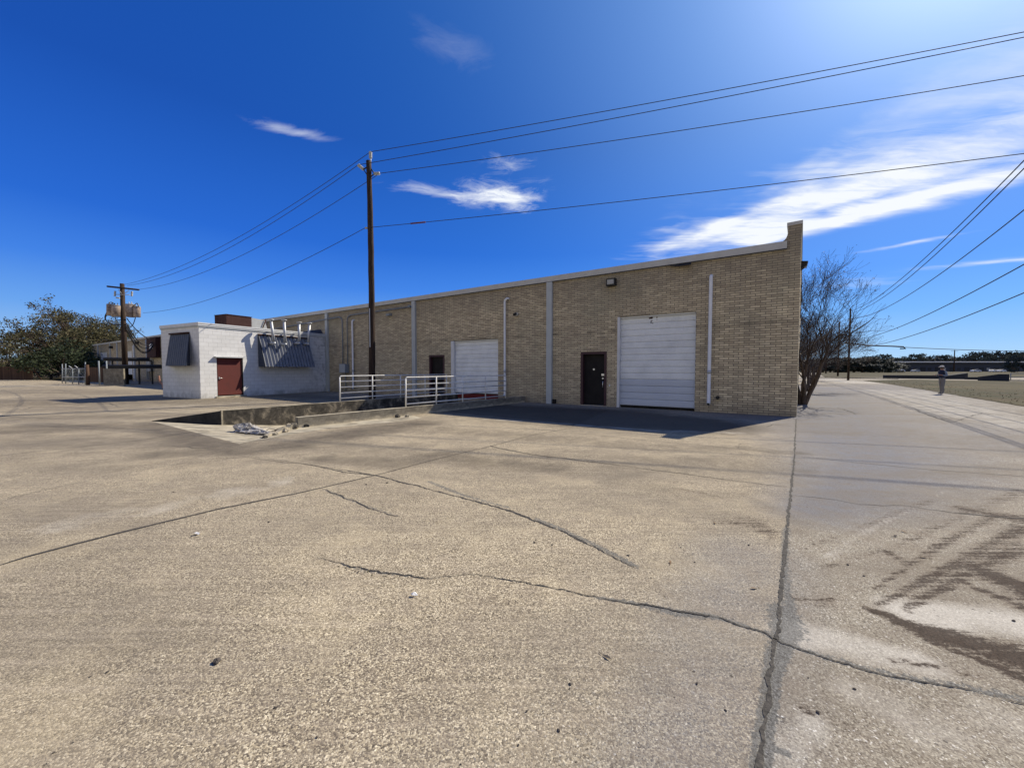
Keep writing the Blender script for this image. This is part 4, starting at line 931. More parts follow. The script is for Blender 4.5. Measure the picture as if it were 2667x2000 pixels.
for (px, py), lb, sdd in lf_spots:
    m = MB(); L = .03; m.add([(-L, 0, .003), (0, -.009, .008), (L, 0, .010), (0, .010, .012)], [(0, 1, 3), (1, 2, 3)]); m.tube([(-L*1.6, .004, .006), (-L, 0, .006)], .002, 4)
    o = m.build('dry_leaf', M_leafd if sdd not in (5, 6) else M_stone); o.location = G(px, py); o.rotation_euler = (0, 0, sdd*1.1); tag(o, lb, 'leaf')
st0 = rock('loose_stone', G(565, 1724), .020, 2, 'small dark stone lying loose on the yard concrete', M_stone, 'stone', 'loose stones scattered over the yard')
st0['label'] = 'small dark stone lying loose on the yard concrete'
spots = [(724, 1796), (722, 1841), (716, 1842), (1372, 1852), (1485, 1782), (1483, 1793), (1773, 1426), (1809, 1464), (1395, 1407), (1392, 1413), (1378, 1406), (1403, 1424), (1438, 1419), (1950, 1420), (1636, 1447), (280, 1750), (235, 1762), (2640, 1617), (2208, 1471), (2250, 1500), (452, 1282), (954, 1262), (1008, 1258), (700, 1360), (1200, 1990), (1350, 1940), (825, 1920), (140, 1960), (1455, 1902), (2105, 1765), (2130, 1855), (2225, 1794), (1815, 1780), (1890, 1850)]
for i, (px, py) in enumerate(spots):
    c = st0.copy(); SC.collection.objects.link(c); c.location = G(px, py); c.rotation_euler = (0, 0, i*1.3); q = random.uniform(.22, .6)*min(1.6, .5+G(px, py).y*.12); c.scale = (q*1.2, q, q)

# ------------------------------------------------------------------ poles and wires
def catenary(a, b, sag, n=28): return [a.lerp(b, t)-Vector((0, 0, sag*4*t*(1-t))) for t in [i/n for i in range(n+1)]]
PB = G(969, 1040); P1 = empty('utility_pole', PB, 0, 'tall dark wooden utility pole standing beyond the ramp between annex and roller doors', 'utility pole')
pt = D(966, 420, PB.y); PHH = pt.z
r_ = []; pts = []; random.seed(5)
for i in range(25):
    t = i/24; pts.append((math.sin(t*3.1)*.05+random.uniform(-.006, .006), 0, t*PHH)); r_.append(.165-.045*t+random.uniform(-.004, .004))
MB().tube(pts, r_, 14).build('pole_shaft', M_wood, P1)
def insul(root, base, tip, r=.055, nsk=5):
    base, tip = Vector(base), Vector(tip); m = MB(); pts = []; rr = []
    for i in range(nsk*2+1):
        t = i/(nsk*2); pts.append(base.lerp(tip, t)); rr.append(r if i % 2 else r*.72)
    m.tube(pts, rr, 10); m.build('insulator', M_ceramic, root)
def lp(px, py, O): return D(px, py, O.y)-O
tipA = lp(965, 396, PB); insul(P1, lp(965, 413, PB), tipA, .085); MB().tube([lp(966, 425, PB), lp(965, 411, PB)], .03, 6).build('pin', M_steel, P1)
tipB = lp(933, 430, PB); insul(P1, lp(947, 442, PB), tipB, .085); MB().tube([(-.1, 0, PHH-.3), lp(947, 442, PB)], .03, 6).tube([(-.1, 0, PHH-.65), lp(947, 442, PB)], .025, 6).build('bracket', M_black, P1)
tipC = lp(989, 452, PB); insul(P1, lp(974, 453, PB), tipC, .085); MB().tube([(.1, 0, PHH-.35), lp(975, 453, PB)], .03, 6).tube([(.1, 0, PHH-.75), lp(975, 453, PB)], .025, 6).build('bracket', M_black, P1)
tipD = lp(951, 594, PB); MB().tube([tipD+Vector((.18, 0, 0)), tipD], .05, 8).build('insulator', M_ceramic, P1)
MB().box(-.02, .02, -.19, -.15, 2.6, 4.5).build('ground_wire_guard', M_steel, P1)

TB = G(328, 1001); P2 = empty('transformer_pole', TB, 0, 'wooden utility pole with crossarm and rusty transformers behind the white annex', 'utility pole')
t2 = D(318, 739, TB.y); h2 = t2.z
MB().tube([(0, 0, 0), (-.02, 0, h2*.5), (0, 0, h2)], [.24, .21, .17], 14).build('pole_shaft', M_wood, P2)
def q2(px, py, dy=0): return D(px, py, TB.y+dy)-TB
xa_, xb_ = q2(279, 746, -.22), q2(362, 755, -.22); d = (xb_-xa_).normalized()
m = MB(); m.tube([xa_, xb_], .085, 4); m.build('crossarm', M_wood, P2)
for u, v in (((308, 754), (316, 764)), ((336, 756), (326, 764))): MB().tube([q2(*u, -.24), q2(*v, -.2)], .025, 5).build('brace', M_steel, P2)
MB().tube([q2(302, 767, -.2), q2(338, 768, -.2)], .035, 6).build('cutout_arm', M_steel, P2)
for u in ((300, 758, 299, 772), (344, 759, 343, 772)): 
    insul(P2, q2(u[2], u[3], -.25), q2(u[0], u[1], -.25), .09, 4)
insul(P2, q2(312, 777, -.3), q2(302, 775, -.3), .07, 3)
for px, yy, rr_, hh in ((289, (794, 822), .32, 0), (303, (797, 825), .36, 0), (340, (794, 826), .38, 0), (357, (800, 826), .27, 0)):
    tf = empty('transformer'); tf.parent = P2; a, b = q2(px, yy[1], -.3), q2(px, yy[0], -.3)
    MB().tube([a, a+Vector((0, 0, .03)), b-Vector((0, 0, .05)), b], [rr_*.9, rr_, rr_, rr_*.9], 18).build('tank', M_rustwhite, tf)
    MB().tube([b, b+Vector((0, 0, .06)), b+Vector((0, 0, .10))], [rr_*1.03, rr_*.95, rr_*.3], 18).build('tank_lid', M_louver, tf)
    for dx in (-.14, .12): MB().tube([b+Vector((dx, 0, .08)), b+Vector((dx, 0, .30))], [.05, .02], 8).build('bushing', M_ceramic, tf)
def loopw(pts, r=.03):
    P = [Vector(p) for p in pts]; out = []
    for i in range(len(P)-1):
        p0, p1, p2, p3 = P[max(i-1, 0)], P[i], P[i+1], P[min(i+2, len(P)-1)]
        for k in range(8):
            t = k/8; out.append(.5*((2*p1)+(-p0+p2)*t+(2*p0-5*p1+4*p2-p3)*t*t+(-p0+3*p1-3*p2+p3)*t**3))
    out.append(P[-1]); return out
for pts in ([(281, 808), (273, 826), (280, 838), (292, 844), (318, 845)], [(280, 812), (275, 830), (284, 841), (300, 846), (318, 847)], [(300, 826), (304, 833), (318, 833)], [(353, 827), (346, 846), (336, 853), (330, 850)], [(286, 797), (284, 789), (292, 788), (300, 794)], [(361, 800), (357, 790), (348, 797), (341, 800)]):
    MB().tube(loopw([q2(x, y, -.45) for x, y in pts]), .035, 6).build('drop_cable', M_wire, P2)
# heavy service cables from the transformer pole to the warehouse meter bank
dsts = [(393, 884), (397, 890), (398, 893), (399, 897), (400, 899)]; srcs = [(330, 829), (330, 842), (330, 848), (330, 853), (330, 858)]
svl = ['uppermost', 'second', 'middle', 'fourth', 'lowest']
for i, (s0, d0) in enumerate(zip(srcs, dsts)):
    a = D(*s0, TB.y); b = onplane(*d0, C, NOUT, .5)
    o = MB().tube(catenary(a, b, (.3, .9, 1.1, 1.3, 1.3)[i]*1.2, 20), .045, 6).build('service_cable', M_wire); tag(o, svl[i]+' black service cable sagging from the transformer pole to the warehouse wall', 'cable', 'service cables')
# long overhead lines: transformer pole -> tall pole -> next pole out to the right
def spanright(tip, px, py, Z, ext=1.35):
    a = PB+tip; r = ray(px, py); t = (Z-EYE)/r[2]; b = Vector((t*r[0], t*r[1], Z)); return a, b
specs = [('topmost', tipA, (325, 741), (2667, 55), 12.6), ('second', tipB, (331, 744), (2667, 68), 12.2), ('third', tipC, (361, 754), (2667, 165), 11.4), ('lowest', tipD, (372, 815), (2667, 371), 8.6)]
sags = [(1.0, .35), (1.1, .35), (1.1, .4), (.9, .35)]
for (nm, tip, lpx, rpx, Z), (s1, s2) in zip(specs, sags):
    a, b = spanright(tip, rpx[0], rpx[1], Z); l = D(lpx[0], lpx[1], TB.y)
    b2 = a+(b-a)*1.9
    pts = catenary(l, a, s1, 30)+catenary(a, b2, s2, 40)[1:]
    o = MB().tube(pts, .0135, 6).build('power_line', M_wire); tag(o, nm+' overhead wire held by the tall pole, running across the whole sky', 'wire', 'overhead wires on the tall pole')
    if nm == 'lowest':
        m = MB(); k = 34; p = pts[k]; q = pts[k+1]
        aa = a.lerp(b2, .055)-Vector((0, 0, s2*4*.055*.945)); bb = a.lerp(b2, .072)-Vector((0, 0, s2*4*.072*.928)); m.tube([aa, bb], .035, 6); ms = m.build('wire_splice', painted('dark_red_splice', (.12, .02, .02), .6), o)
# poles and lines of the street on the right
def plainpole(px, ybase, ytop, label, r=.15, arm=None, group=None):
    B = G(px, ybase); h = D(px, ytop, B.y).z; root = empty('street_pole', B, 0, label, 'utility pole', group)
    MB().tube([(0, 0, 0), (0, 0, h)], [r*1.15, r*.8], 10).build('pole_shaft', M_wood, root)
    if arm: MB().box(-arm, arm, -.06, .06, h-.7, h-.55).build('crossarm', M_wood, root)
    return root, B, h
R1, RB1, rh1 = plainpole(2209, 990.5, 804, 'bare wooden street pole at the lane end, right of the leafless trees', .12)
plainpole(2182, 980, 838, 'farther wooden street pole half hidden by twigs, left of the nearer pole', .15)
plainpole(2151, 973, 868, 'smallest wooden street pole far down the lane behind the twigs', .2)
R4, RB4, rh4 = plainpole(2484, 968.5, 912, 'distant pole with a short crossarm rising behind the low building', .28, 2.2)
tA = D(2209, 812, RB1.y); tB = D(2209, 830, RB1.y); tC = D(2213, 885, RB1.y); tD = D(2213, 905, RB1.y)
for nm, a, (px, py), Z, sg in (('topmost', tA, (2667, 385), 9.8, 1.3), ('upper twin', tA+Vector((0, 0, -.25)), (2667, 402), 9.6, 1.45), ('third', tB, (2667, 512), 8.2, 1.4), ('fourth', tC, (2667, 666), 5.9, .9), ('lowest', tD, (2667, 744), 5.0, .8)):
    r = ray(px, py); t = (Z-EYE)/r[2]; b = Vector((t*r[0], t*r[1], Z)); b2 = a+(b-a)*1.12
    o = MB().tube(catenary(a, b2, sg, 40), .022, 6).build('street_line', M_wire); tag(o, nm+' wire rising from the street pole to the right edge of the sky', 'wire', 'street wires at the right')
a = D(2205, 895, RB1.y); b = D(2900, 912, RB1.y+8)
o = MB().tube(catenary(a, b, .5, 30), .045, 6).build('street_line', M_wire); tag(o, 'level black cable above the far tree line at the right', 'wire', 'street wires at the right')
o2 = MB().tube([D(2200, 893, RB1.y-.3), D(2260, 900, RB1.y-.1), D(2330, 902, RB1.y+.3), D(2352, 903, RB1.y+.4), D(2358, 908, RB1.y+.4), D(2345, 908, RB1.y+.4)], .09, 6).build('cable_coil', M_wire); tag(o2, 'thick end and small loop hanging on the level cable', 'cable')

# ------------------------------------------------------------------ trees
def branches(m, p, d, L, r, depth, spread, rnd, tips, up=.15, seg=3, n0=5, kids=(2, 3), shrink=.72, maxr=99.0, maxh=7.0):
    pts = [p]; rs = [r]; dd = d.normalized(); 
    for i in range(seg):
        dd = (dd+Vector((rnd.uniform(-1, 1), rnd.uniform(-1, 1), rnd.uniform(-.6, 1)))*.16+Vector((0, 0, up*.25))).normalized()
        if maxr < 50 and math.hypot(p.x, p.y) > maxr*rnd.uniform(.72, 1.12)*math.sqrt(max(.03, 1-((p.z-maxh*.42)/(maxh*.60))**2)): depth = 0
        p = p+dd*L/seg; pts.append(p); rs.append(max(r*(1-.38*(i+1)/seg), .004))
    m.tube(pts, rs, n0 if depth > 2 else 3, caps=False)
    if depth == 0: tips.append((p, dd)); return
    k = rnd.randint(*kids)
    for i in range(k):
        q = pts[-1] if i < 2 else pts[rnd.randint(1, seg-1)]
        ax = Vector((rnd.uniform(-1, 1), rnd.uniform(-1, 1), rnd.uniform(-.5, .5))).normalized(); a = spread*rnd.uniform(.55, 1.25)
        nd = (Matrix.Rotation(a*(1 if i % 2 else -1), 3, ax) @ dd); nd = (nd+Vector((0, 0, up))).normalized()
        branches(m, q, nd, L*shrink*rnd.uniform(.8, 1.15), rs[-1]*(.78 if i < 2 else .6), depth-1, spread, rnd, tips, up, seg, n0, kids, shrink, maxr, maxh)
def leafcloud(m, tips, rnd, n, size, spread, droop=0.0):
    for p, d in tips:
        for i in range(n):
            c = p+Vector((rnd.gauss(0, spread), rnd.gauss(0, spread), rnd.gauss(0, spread*.7)-droop)); a = Vector((rnd.uniform(-1, 1), rnd.uniform(-1, 1), rnd.uniform(-1, 1))).normalized(); b = a.orthogonal().normalized(); s = size*rnd.uniform(.6, 1.3)
            m.add([c-a*s, c+b*s*.5, c+a*s, c-b*s*.5], [(0, 1, 2, 3)])
def crepe(name, seed, H=6.5, trunks=5, lean=(0, 0), W=1.0, depth=5, maxr=99.0, nb=4):
    rnd = random.Random(seed); root = empty(name, (0, 0, 0)); m = MB(); tips = []; tm = MB()
    for i in range(trunks):
        a = 2*math.pi*i/trunks+rnd.uniform(-.4, .4); e = .26*W; d = Vector((math.cos(a)*e+lean[0], math.sin(a)*e+lean[1], 1)).normalized(); b = Vector((math.cos(a)*.09, math.sin(a)*.09, 0))
        L = H*rnd.uniform(.22, .32); p = b; pts = [p]; rs = [.085]
        for k in range(5):
            d = (d+Vector((rnd.uniform(-.2, .2), rnd.uniform(-.2, .2), .04))).normalized(); p = p+d*L/5; pts.append(p); rs.append(.085-.009*(k+1)+rnd.uniform(-.006, .006))
        tm.tube(pts, rs, 8, caps=False)
        for q in range(nb):
            ax = Vector((rnd.uniform(-1, 1), rnd.uniform(-1, 1), 0)).normalized(); nd = Matrix.Rotation(rnd.uniform(.15, .95)*W, 3, ax) @ d
            branches(m, pts[(-1, -1, -2, -3, -2)[q]], nd, H*.175, .026, depth, .60, rnd, tips, .03, 3, 5, (2, 3), .76, maxr, H*.93)
    tm.build('trunk', M_bark, root); m.build('crown', M_barkdark, root)
    lm = MB(); leafcloud(lm, [t for t in tips if rnd.random() < .45], rnd, 2, .03, .06); lm.build('seed_pods', M_dryleaf, root)
    return root
rt = Vector((DSIDE.y, -DSIDE.x, 0))
T1 = crepe('crape_tree', 21, 7.7, 6, (.0, .0), 1.05, 5, 2.5, 5); p = G(2090, 1053); T1.location = p; T1.scale = (1.0, 1.0, 1.0); tag(T1, 'nearest leafless multi-trunk tree beside the warehouse end wall', 'tree', 'leafless trees along the end wall')
T2 = crepe('crape_tree', 22, 6.6, 5, (.0, -.0), 1.3, 6, 4.2); T2.location = G(2107, 1019); tag(T2, 'second leafless tree along the warehouse end wall, its twigs reaching right', 'tree', 'leafless trees along the end wall')
for k, (px, py, lb, rz, sc, sz) in enumerate(((2112, 1000, 'third leafless tree along the warehouse end wall, behind the first two', 2.1, 1.0, 1.05), (2116, 991, 'fourth leafless tree beside the lane, its twigs crossing the street poles', .6, 1.15, 1.2), (2122, 985, 'farthest leafless tree of the row beside the lane', 4.0, 1.3, 1.2))):
    c = copy_tree((T2, T2, T2)[k]); c.location = G(px, py); c.rotation_euler = (0, 0, rz); c.scale = (sc, sc, sz); tag(c, lb, 'tree', 'leafless trees along the end wall')
def leafy(name, seed, H, W, mt, nleaf, ls, lspread, depth=4, trunkH=.22, low=True):
    rnd = random.Random(seed); root = empty(name, (0, 0, 0)); m = MB(); tips = []
    m.tube([(0, 0, 0), (.05*H*.1, 0, H*trunkH*.6), (0, .02*H, H*trunkH)], [H*.035, H*.028, H*.026], 8, caps=False)
    n = 7
    for i in range(n):
        a = 2*math.pi*i/n+rnd.uniform(-.3, .3); e = rnd.uniform(.15, 1.1); d = Vector((math.cos(a)*math.cos(e)*W/H*1.6, math.sin(a)*math.cos(e)*W/H*1.6, math.sin(e)+.1)).normalized()
        branches(m, Vector((0, .02*H, H*trunkH*rnd.uniform(.8, 1.0))), d, H*.27, H*.016, depth, .55, rnd, tips, .06, 3, 5, (2, 3), .74)
    m.build('trunk', M_bark, root); lmm = MB(); leafcloud(lmm, tips, rnd, nleaf, ls, lspread); lmm.build('crown', mt, root); return root
def dome_tree(name, seed, H, RX, mt, limbs=22, twigs=16, nleaf=20, ls=.15):
    rnd = random.Random(seed); root = empty(name, (0, 0, 0)); m = MB(); lmm = MB(); fork = Vector((0, 0, H*.18))
    m.tube([(0, 0, 0), (.1, .05, H*.1), fork], [H*.045, H*.036, H*.032], 9, caps=False)
    def shell(k, n, jit=.0):
        z = 1-(k+.5)/n*1.12; a = k*2.39996+rnd.uniform(-.5, .5)*jit; r = math.sqrt(max(0, 1-z*z)); bump_ = 1+.10*math.sin(3*a+seed)+.08*math.sin(5*z+2*a); return Vector((r*math.cos(a)*RX*bump_, r*math.sin(a)*RX*bump_, H*.20+z*H*.80*bump_))
    for i in range(limbs):
        e = shell(i, limbs, 1); e.z = max(e.z, H*.12); mid = fork.lerp(e, .55)+Vector((rnd.uniform(-.5, .5), rnd.uniform(-.5, .5), rnd.uniform(.1, .9))); q = fork.lerp(mid, .5)+Vector((rnd.uniform(-.3, .3), rnd.uniform(-.3, .3), .2))
        m.tube([fork, q, mid], [H*.018, H*.013, H*.008], 6, caps=False)
        for j in range(twigs):
            t = e.lerp(mid, rnd.uniform(-.12, .55))+Vector((rnd.gauss(0, RX*.17), rnd.gauss(0, RX*.17), rnd.gauss(0, H*.07))); st = fork.lerp(mid, rnd.uniform(.75, 1.0)) if j % 2 else mid
            k2 = st.lerp(t, .5)+Vector((rnd.uniform(-.4, .4), rnd.uniform(-.4, .4), rnd.uniform(-.1, .5))); m.tube([st, k2, t], [H*.005, H*.0035, H*.0015], 4, caps=False)
            tp = []
            for b in range(5):
                u = t+Vector((rnd.gauss(0, .55), rnd.gauss(0, .55), rnd.gauss(.1, .32))); m.tube([k2.lerp(t, rnd.uniform(.3, 1)), u], [.018, .006], 3, caps=False); tp.append((u, None))
            leafcloud(lmm, tp, rnd, nleaf if t.z < H*.72 else int(nleaf*.6), ls, .36)
    m.build('trunk', M_bark, root); lmm.build('crown', mt, root); return root
OAK = dome_tree('oak_tree', 31, 11.6, 8.6, M_leaf)
OAK.location = tuple(D(190, HOR, 70))[:2]+(0,); OAK.scale = (1.0, 1.0, 1.0); tag(OAK, 'broad olive brown oak rising behind the chain link fence, tallest on the left', 'tree', 'trees at the left')
def putcopy(src, px, depth, h, wscale, rz, lb, grp, base=None):
    c = copy_tree(src); p = D(px, HOR, depth); c.location = (p.x, p.y, 0); c.rotation_euler = (0, 0, rz); c.scale = (wscale, wscale, h); tag(c, lb, 'tree', grp); return c
putcopy(OAK, 150, 84, .78, .62, 2.0, 'lower oak at the left side of the big oak', 'trees at the left')
putcopy(OAK, 268, 88, 1.02, .75, 3.7, 'brownish oak showing above the far end of the warehouse roof', 'trees at the left')
EV = leafy('evergreen_tree', 32, 6.0, 6, M_leaf2, 8, .20, .42, 4, .12)
p = D(165, HOR, 56); EV.location = (p.x, p.y, 0); tag(EV, 'low dark bushy tree filling the shade under the big oak', 'tree', 'trees at the left')
putcopy(EV, 132, 60, .8, .9, 1.2, 'dark bushy tree left of the chain link posts', 'trees at the left'); putcopy(EV, 215, 60, .9, 1.1, 2.2, 'dark bushy tree behind the chain link gate', 'trees at the left'); putcopy(EV, -12, 150, 1.05, 1.2, 2.9, 'dark tree at the left picture edge behind the house roof', 'trees at the left')
BT = crepe('bare_tree', 41, 11.5, 4, (0, 0), 1.0, 3); p = D(520, HOR, 96); BT.location = (p.x, p.y, 0); BT.scale = (1.5, 1.5, 1.28); tag(BT, 'leafless tree top showing above the annex roof beside the air unit', 'tree')
c = copy_tree(BT); p = D(395, HOR, 112); c.location = (p.x, p.y, 0); c.scale = (1.2, 1.2, 1.02); c.rotation_euler = (0, 0, 1); tag(c, 'leafless tree top just above the meter bank roof line', 'tree')
# far tree line on the right
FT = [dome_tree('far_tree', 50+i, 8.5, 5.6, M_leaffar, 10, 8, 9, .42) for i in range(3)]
rnd = random.Random(4); cnt = 0
rows = [(2100, 300, .9), (2125, 290, .95), (2150, 285, .95), (2175, 280, .95), (2200, 270, .95), (2225, 265, .95), (2250, 262, 1.0), (2275, 260, 1.05), (2300, 262, 1.15), (2330, 265, 1.12), (2360, 268, 1.15), (2390, 262, 1.4), (2415, 268, 1.2), (2440, 262, 1.22), (2462, 262, 1.3), (2490, 268, 1.1), (2515, 262, 1.2), (2545, 258, 1.55), (2565, 256, 1.5), (2590, 262, 1.25), (2612, 256, 1.5), (2632, 254, 1.6), (2655, 256, 1.45), (2680, 258, 1.3), (2710, 255, 1.4)]
plc = ['behind the first twigs', 'left of the far street pole', 'near the farther street pole', 'between the two street poles', 'behind the nearer street pole', 'just right of the nearer street pole', 'at the lane end', 'above the lane bend', 'at the left end of the long low building', 'over the first white parked car', 'behind the dim parked car', 'making the first hump over the long roof', 'right of the first hump', 'left of the standing person', 'above the person', 'beside the distant crossarm pole', 'right of the crossarm pole', 'making the big dark hump over the roof', 'right half of the big dark hump', 'between the two big humps', 'left half of the last hump', 'the tallest over the last cars', 'at the right picture edge', 'just outside the last hump', 'cut by the picture edge']
for i, ((px, dep, hs_), pl_) in enumerate(zip(rows, plc)):
    if i < 3: c = FT[i]
    else: c = copy_tree(FT[i % 3])
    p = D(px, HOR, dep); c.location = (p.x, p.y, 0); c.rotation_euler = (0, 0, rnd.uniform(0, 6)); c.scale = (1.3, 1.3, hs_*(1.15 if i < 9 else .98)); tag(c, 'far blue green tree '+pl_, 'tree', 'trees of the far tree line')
for i, (px, dep) in enumerate([(2088, 205), (2106, 200), (2124, 196), (2143, 192), (2162, 190), (2182, 188), (2203, 186), (2224, 184), (2246, 183), (2268, 184), (2290, 190), (2312, 200)]):
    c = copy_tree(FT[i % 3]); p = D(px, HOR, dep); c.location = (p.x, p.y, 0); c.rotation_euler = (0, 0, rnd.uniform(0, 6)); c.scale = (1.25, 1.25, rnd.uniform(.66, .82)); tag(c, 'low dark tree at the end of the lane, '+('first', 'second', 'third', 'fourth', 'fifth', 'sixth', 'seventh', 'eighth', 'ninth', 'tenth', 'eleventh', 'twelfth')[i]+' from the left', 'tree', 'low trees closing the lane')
c = copy_tree(FT[1]); p = D(2643, HOR, 196); c.location = (p.x, p.y, 0); c.scale = (.6, .6, .95); tag(c, 'dark narrow tree in front of the long low building near the right edge', 'tree')

# ------------------------------------------------------------------ distant building, cars, walls, person
LB = empty('low_building', D(2300, HOR, 236), 0, 'long low dark building with a white roof edge under the far trees', 'building'); LB.location.z = 0
M_lbw = painted('shaded_blue_grey_wall', (.05, .058, .08), .8, .3, (.03, .03, .04)); M_lbr = painted('white_roof_edge', (.8, .8, .78), .6, .1)
zt_ = D(2400, 941, 236).z; lbm = MB().box(0, 120, 0, 18, 0, zt_-.7); lbm.build('wall', M_lbw, LB)
MB().box(-.5, 120.5, -1.8, 18.3, zt_-.7, zt_-.1).build('roof', M_lbr, LB)
MB().box(-.3, 120.3, -1.6, 0, zt_-1.1, zt_-.72).build('eave', M_lbw, LB)
for i in range(13):
    x = 5+i*9; MB().box(x, x+3, -.12, 0, .2, 2.8).build('door', M_black, LB)
    MB().box(x+4.5, x+6.5, -.1, 0, 1.0, 2.4).build('window', M_lens if i % 3 == 0 else M_black, LB)
MB().box(-40, 120, -9, -6, .03, .12).build('front_walk', M_pale, LB)
def car(name, px, depth, rz, mt, lb, s=1.0):
    p = D(px, HOR, depth); root = empty(name, (p.x, p.y, .02), rz, lb, 'car', 'cars parked far away'); root.scale = (s, s, s)
    pr = [(-2.2, .35), (-2.25, .75), (-2.05, .95), (-1.2, 1.02), (-.6, 1.42), (.9, 1.45), (1.6, 1.05), (2.15, .95), (2.25, .6), (2.2, .35)]
    MB().prism([(x, -.85, z) for x, z in pr], (0, 1.7, 0)).build('body', mt, root)
    for y in (-.865, .853): MB().prism([(x, y, z) for x, z in [(-1.0, 1.02), (-.55, 1.34), (.85, 1.36), (1.35, 1.04)]], (0, .012, 0)).build('window', M_black, root)
    MB().prism([(-1.22, -.7, 1.03), (-.64, -.7, 1.41), (-.64, .7, 1.41), (-1.22, .7, 1.03)], (-.02, 0, .02)).build('windscreen', M_black, root)
    for x in (-1.4, 1.4):
        for y in (-.87, .67): MB().tube([(x, y, .33), (x, y+.2, .33)], .33, 14).build('wheel', M_black, root)
M_carw = painted('white_car_paint', (.8, .8, .8), .2, .02, spec=.6); M_card = painted('dark_car_paint', (.04, .05, .07), .2, .05, spec=.6); M_teal = painted('teal_car_paint', (.04, .22, .24), .25, .05); M_silver = painted('silver_car_paint', (.4, .42, .45), .25, .05)
for px, dep, rz, mt, lb in ((2346, 214, .3, M_carw, 'white car parked before the left end of the long low building'), (2384, 214, .2, M_silver, 'dim silver car parked right of the first white car'), (2541, 212, 0, M_carw, 'white car parked midway before the long low building'), (2584, 210, .5, M_carw, 'brightest white car parked left of the dark one near the right edge'), (2598, 213, 0, M_card, 'dark car parked between two white ones'), (2608, 211, .2, M_carw, 'last white car parked at the right end of the row')):
    car('parked_car', px, dep, rz, mt, lb)
car('parked_car', 236, 62, .5, M_teal, 'teal car parked behind the chain link gate on the left')
# retaining walls in the field
def rwall(pix, label, mt, th=.5):
    root = MB(); base = [G(x, y) for x, y, _ in pix]; tops = [D(x, t, G(x, y).y) for x, y, t in pix]; O = base[0]; vs = []
    outline = [b-O for b in base]+[t-O for t in reversed(tops)]; root.prism(outline, (0, th, 0)); o = root.build('retaining_wall', mt); o.location = O; tag(o, label, 'wall', 'low walls in the field')
M_bluewall = painted('dark_field_wall', (.022, .025, .032), .85, .4, (.08, .08, .08), 1)
rwall([(2307, 985.5, 977), (2475, 987.5, 978)], 'long low dark wall in the field behind the standing person', M_bluewall)
rwall([(2470, 987.6, 978), (2521, 987.8, 971.5)], 'dark wedge shaped wall in the field right of the person', M_bluewall)
rwall([(2521, 988.5, 982), (2571, 989.5, 982)], 'lowest stretch of dark wall between the two wedge walls', M_bluewall)
rwall([(2570, 991.5, 982), (2629, 993, 974.5)], 'large dark wedge shaped wall in the field near the right edge', M_bluewall, 1.0)
fb = empty('pipe_fence', G(2632, 991.2), 0, 'grey pipe fence in the field at the right picture edge', 'fence')
for i in range(6): MB().tube([(i*2.2, i*.05, 0), (i*2.2, i*.05, 1.0)], .05, 6).build('post', M_graybox, fb)
for z in (.45, .95): MB().tube([(0, 0, z), (11, .25, z)], .05, 6).build('rail', M_graybox, fb)
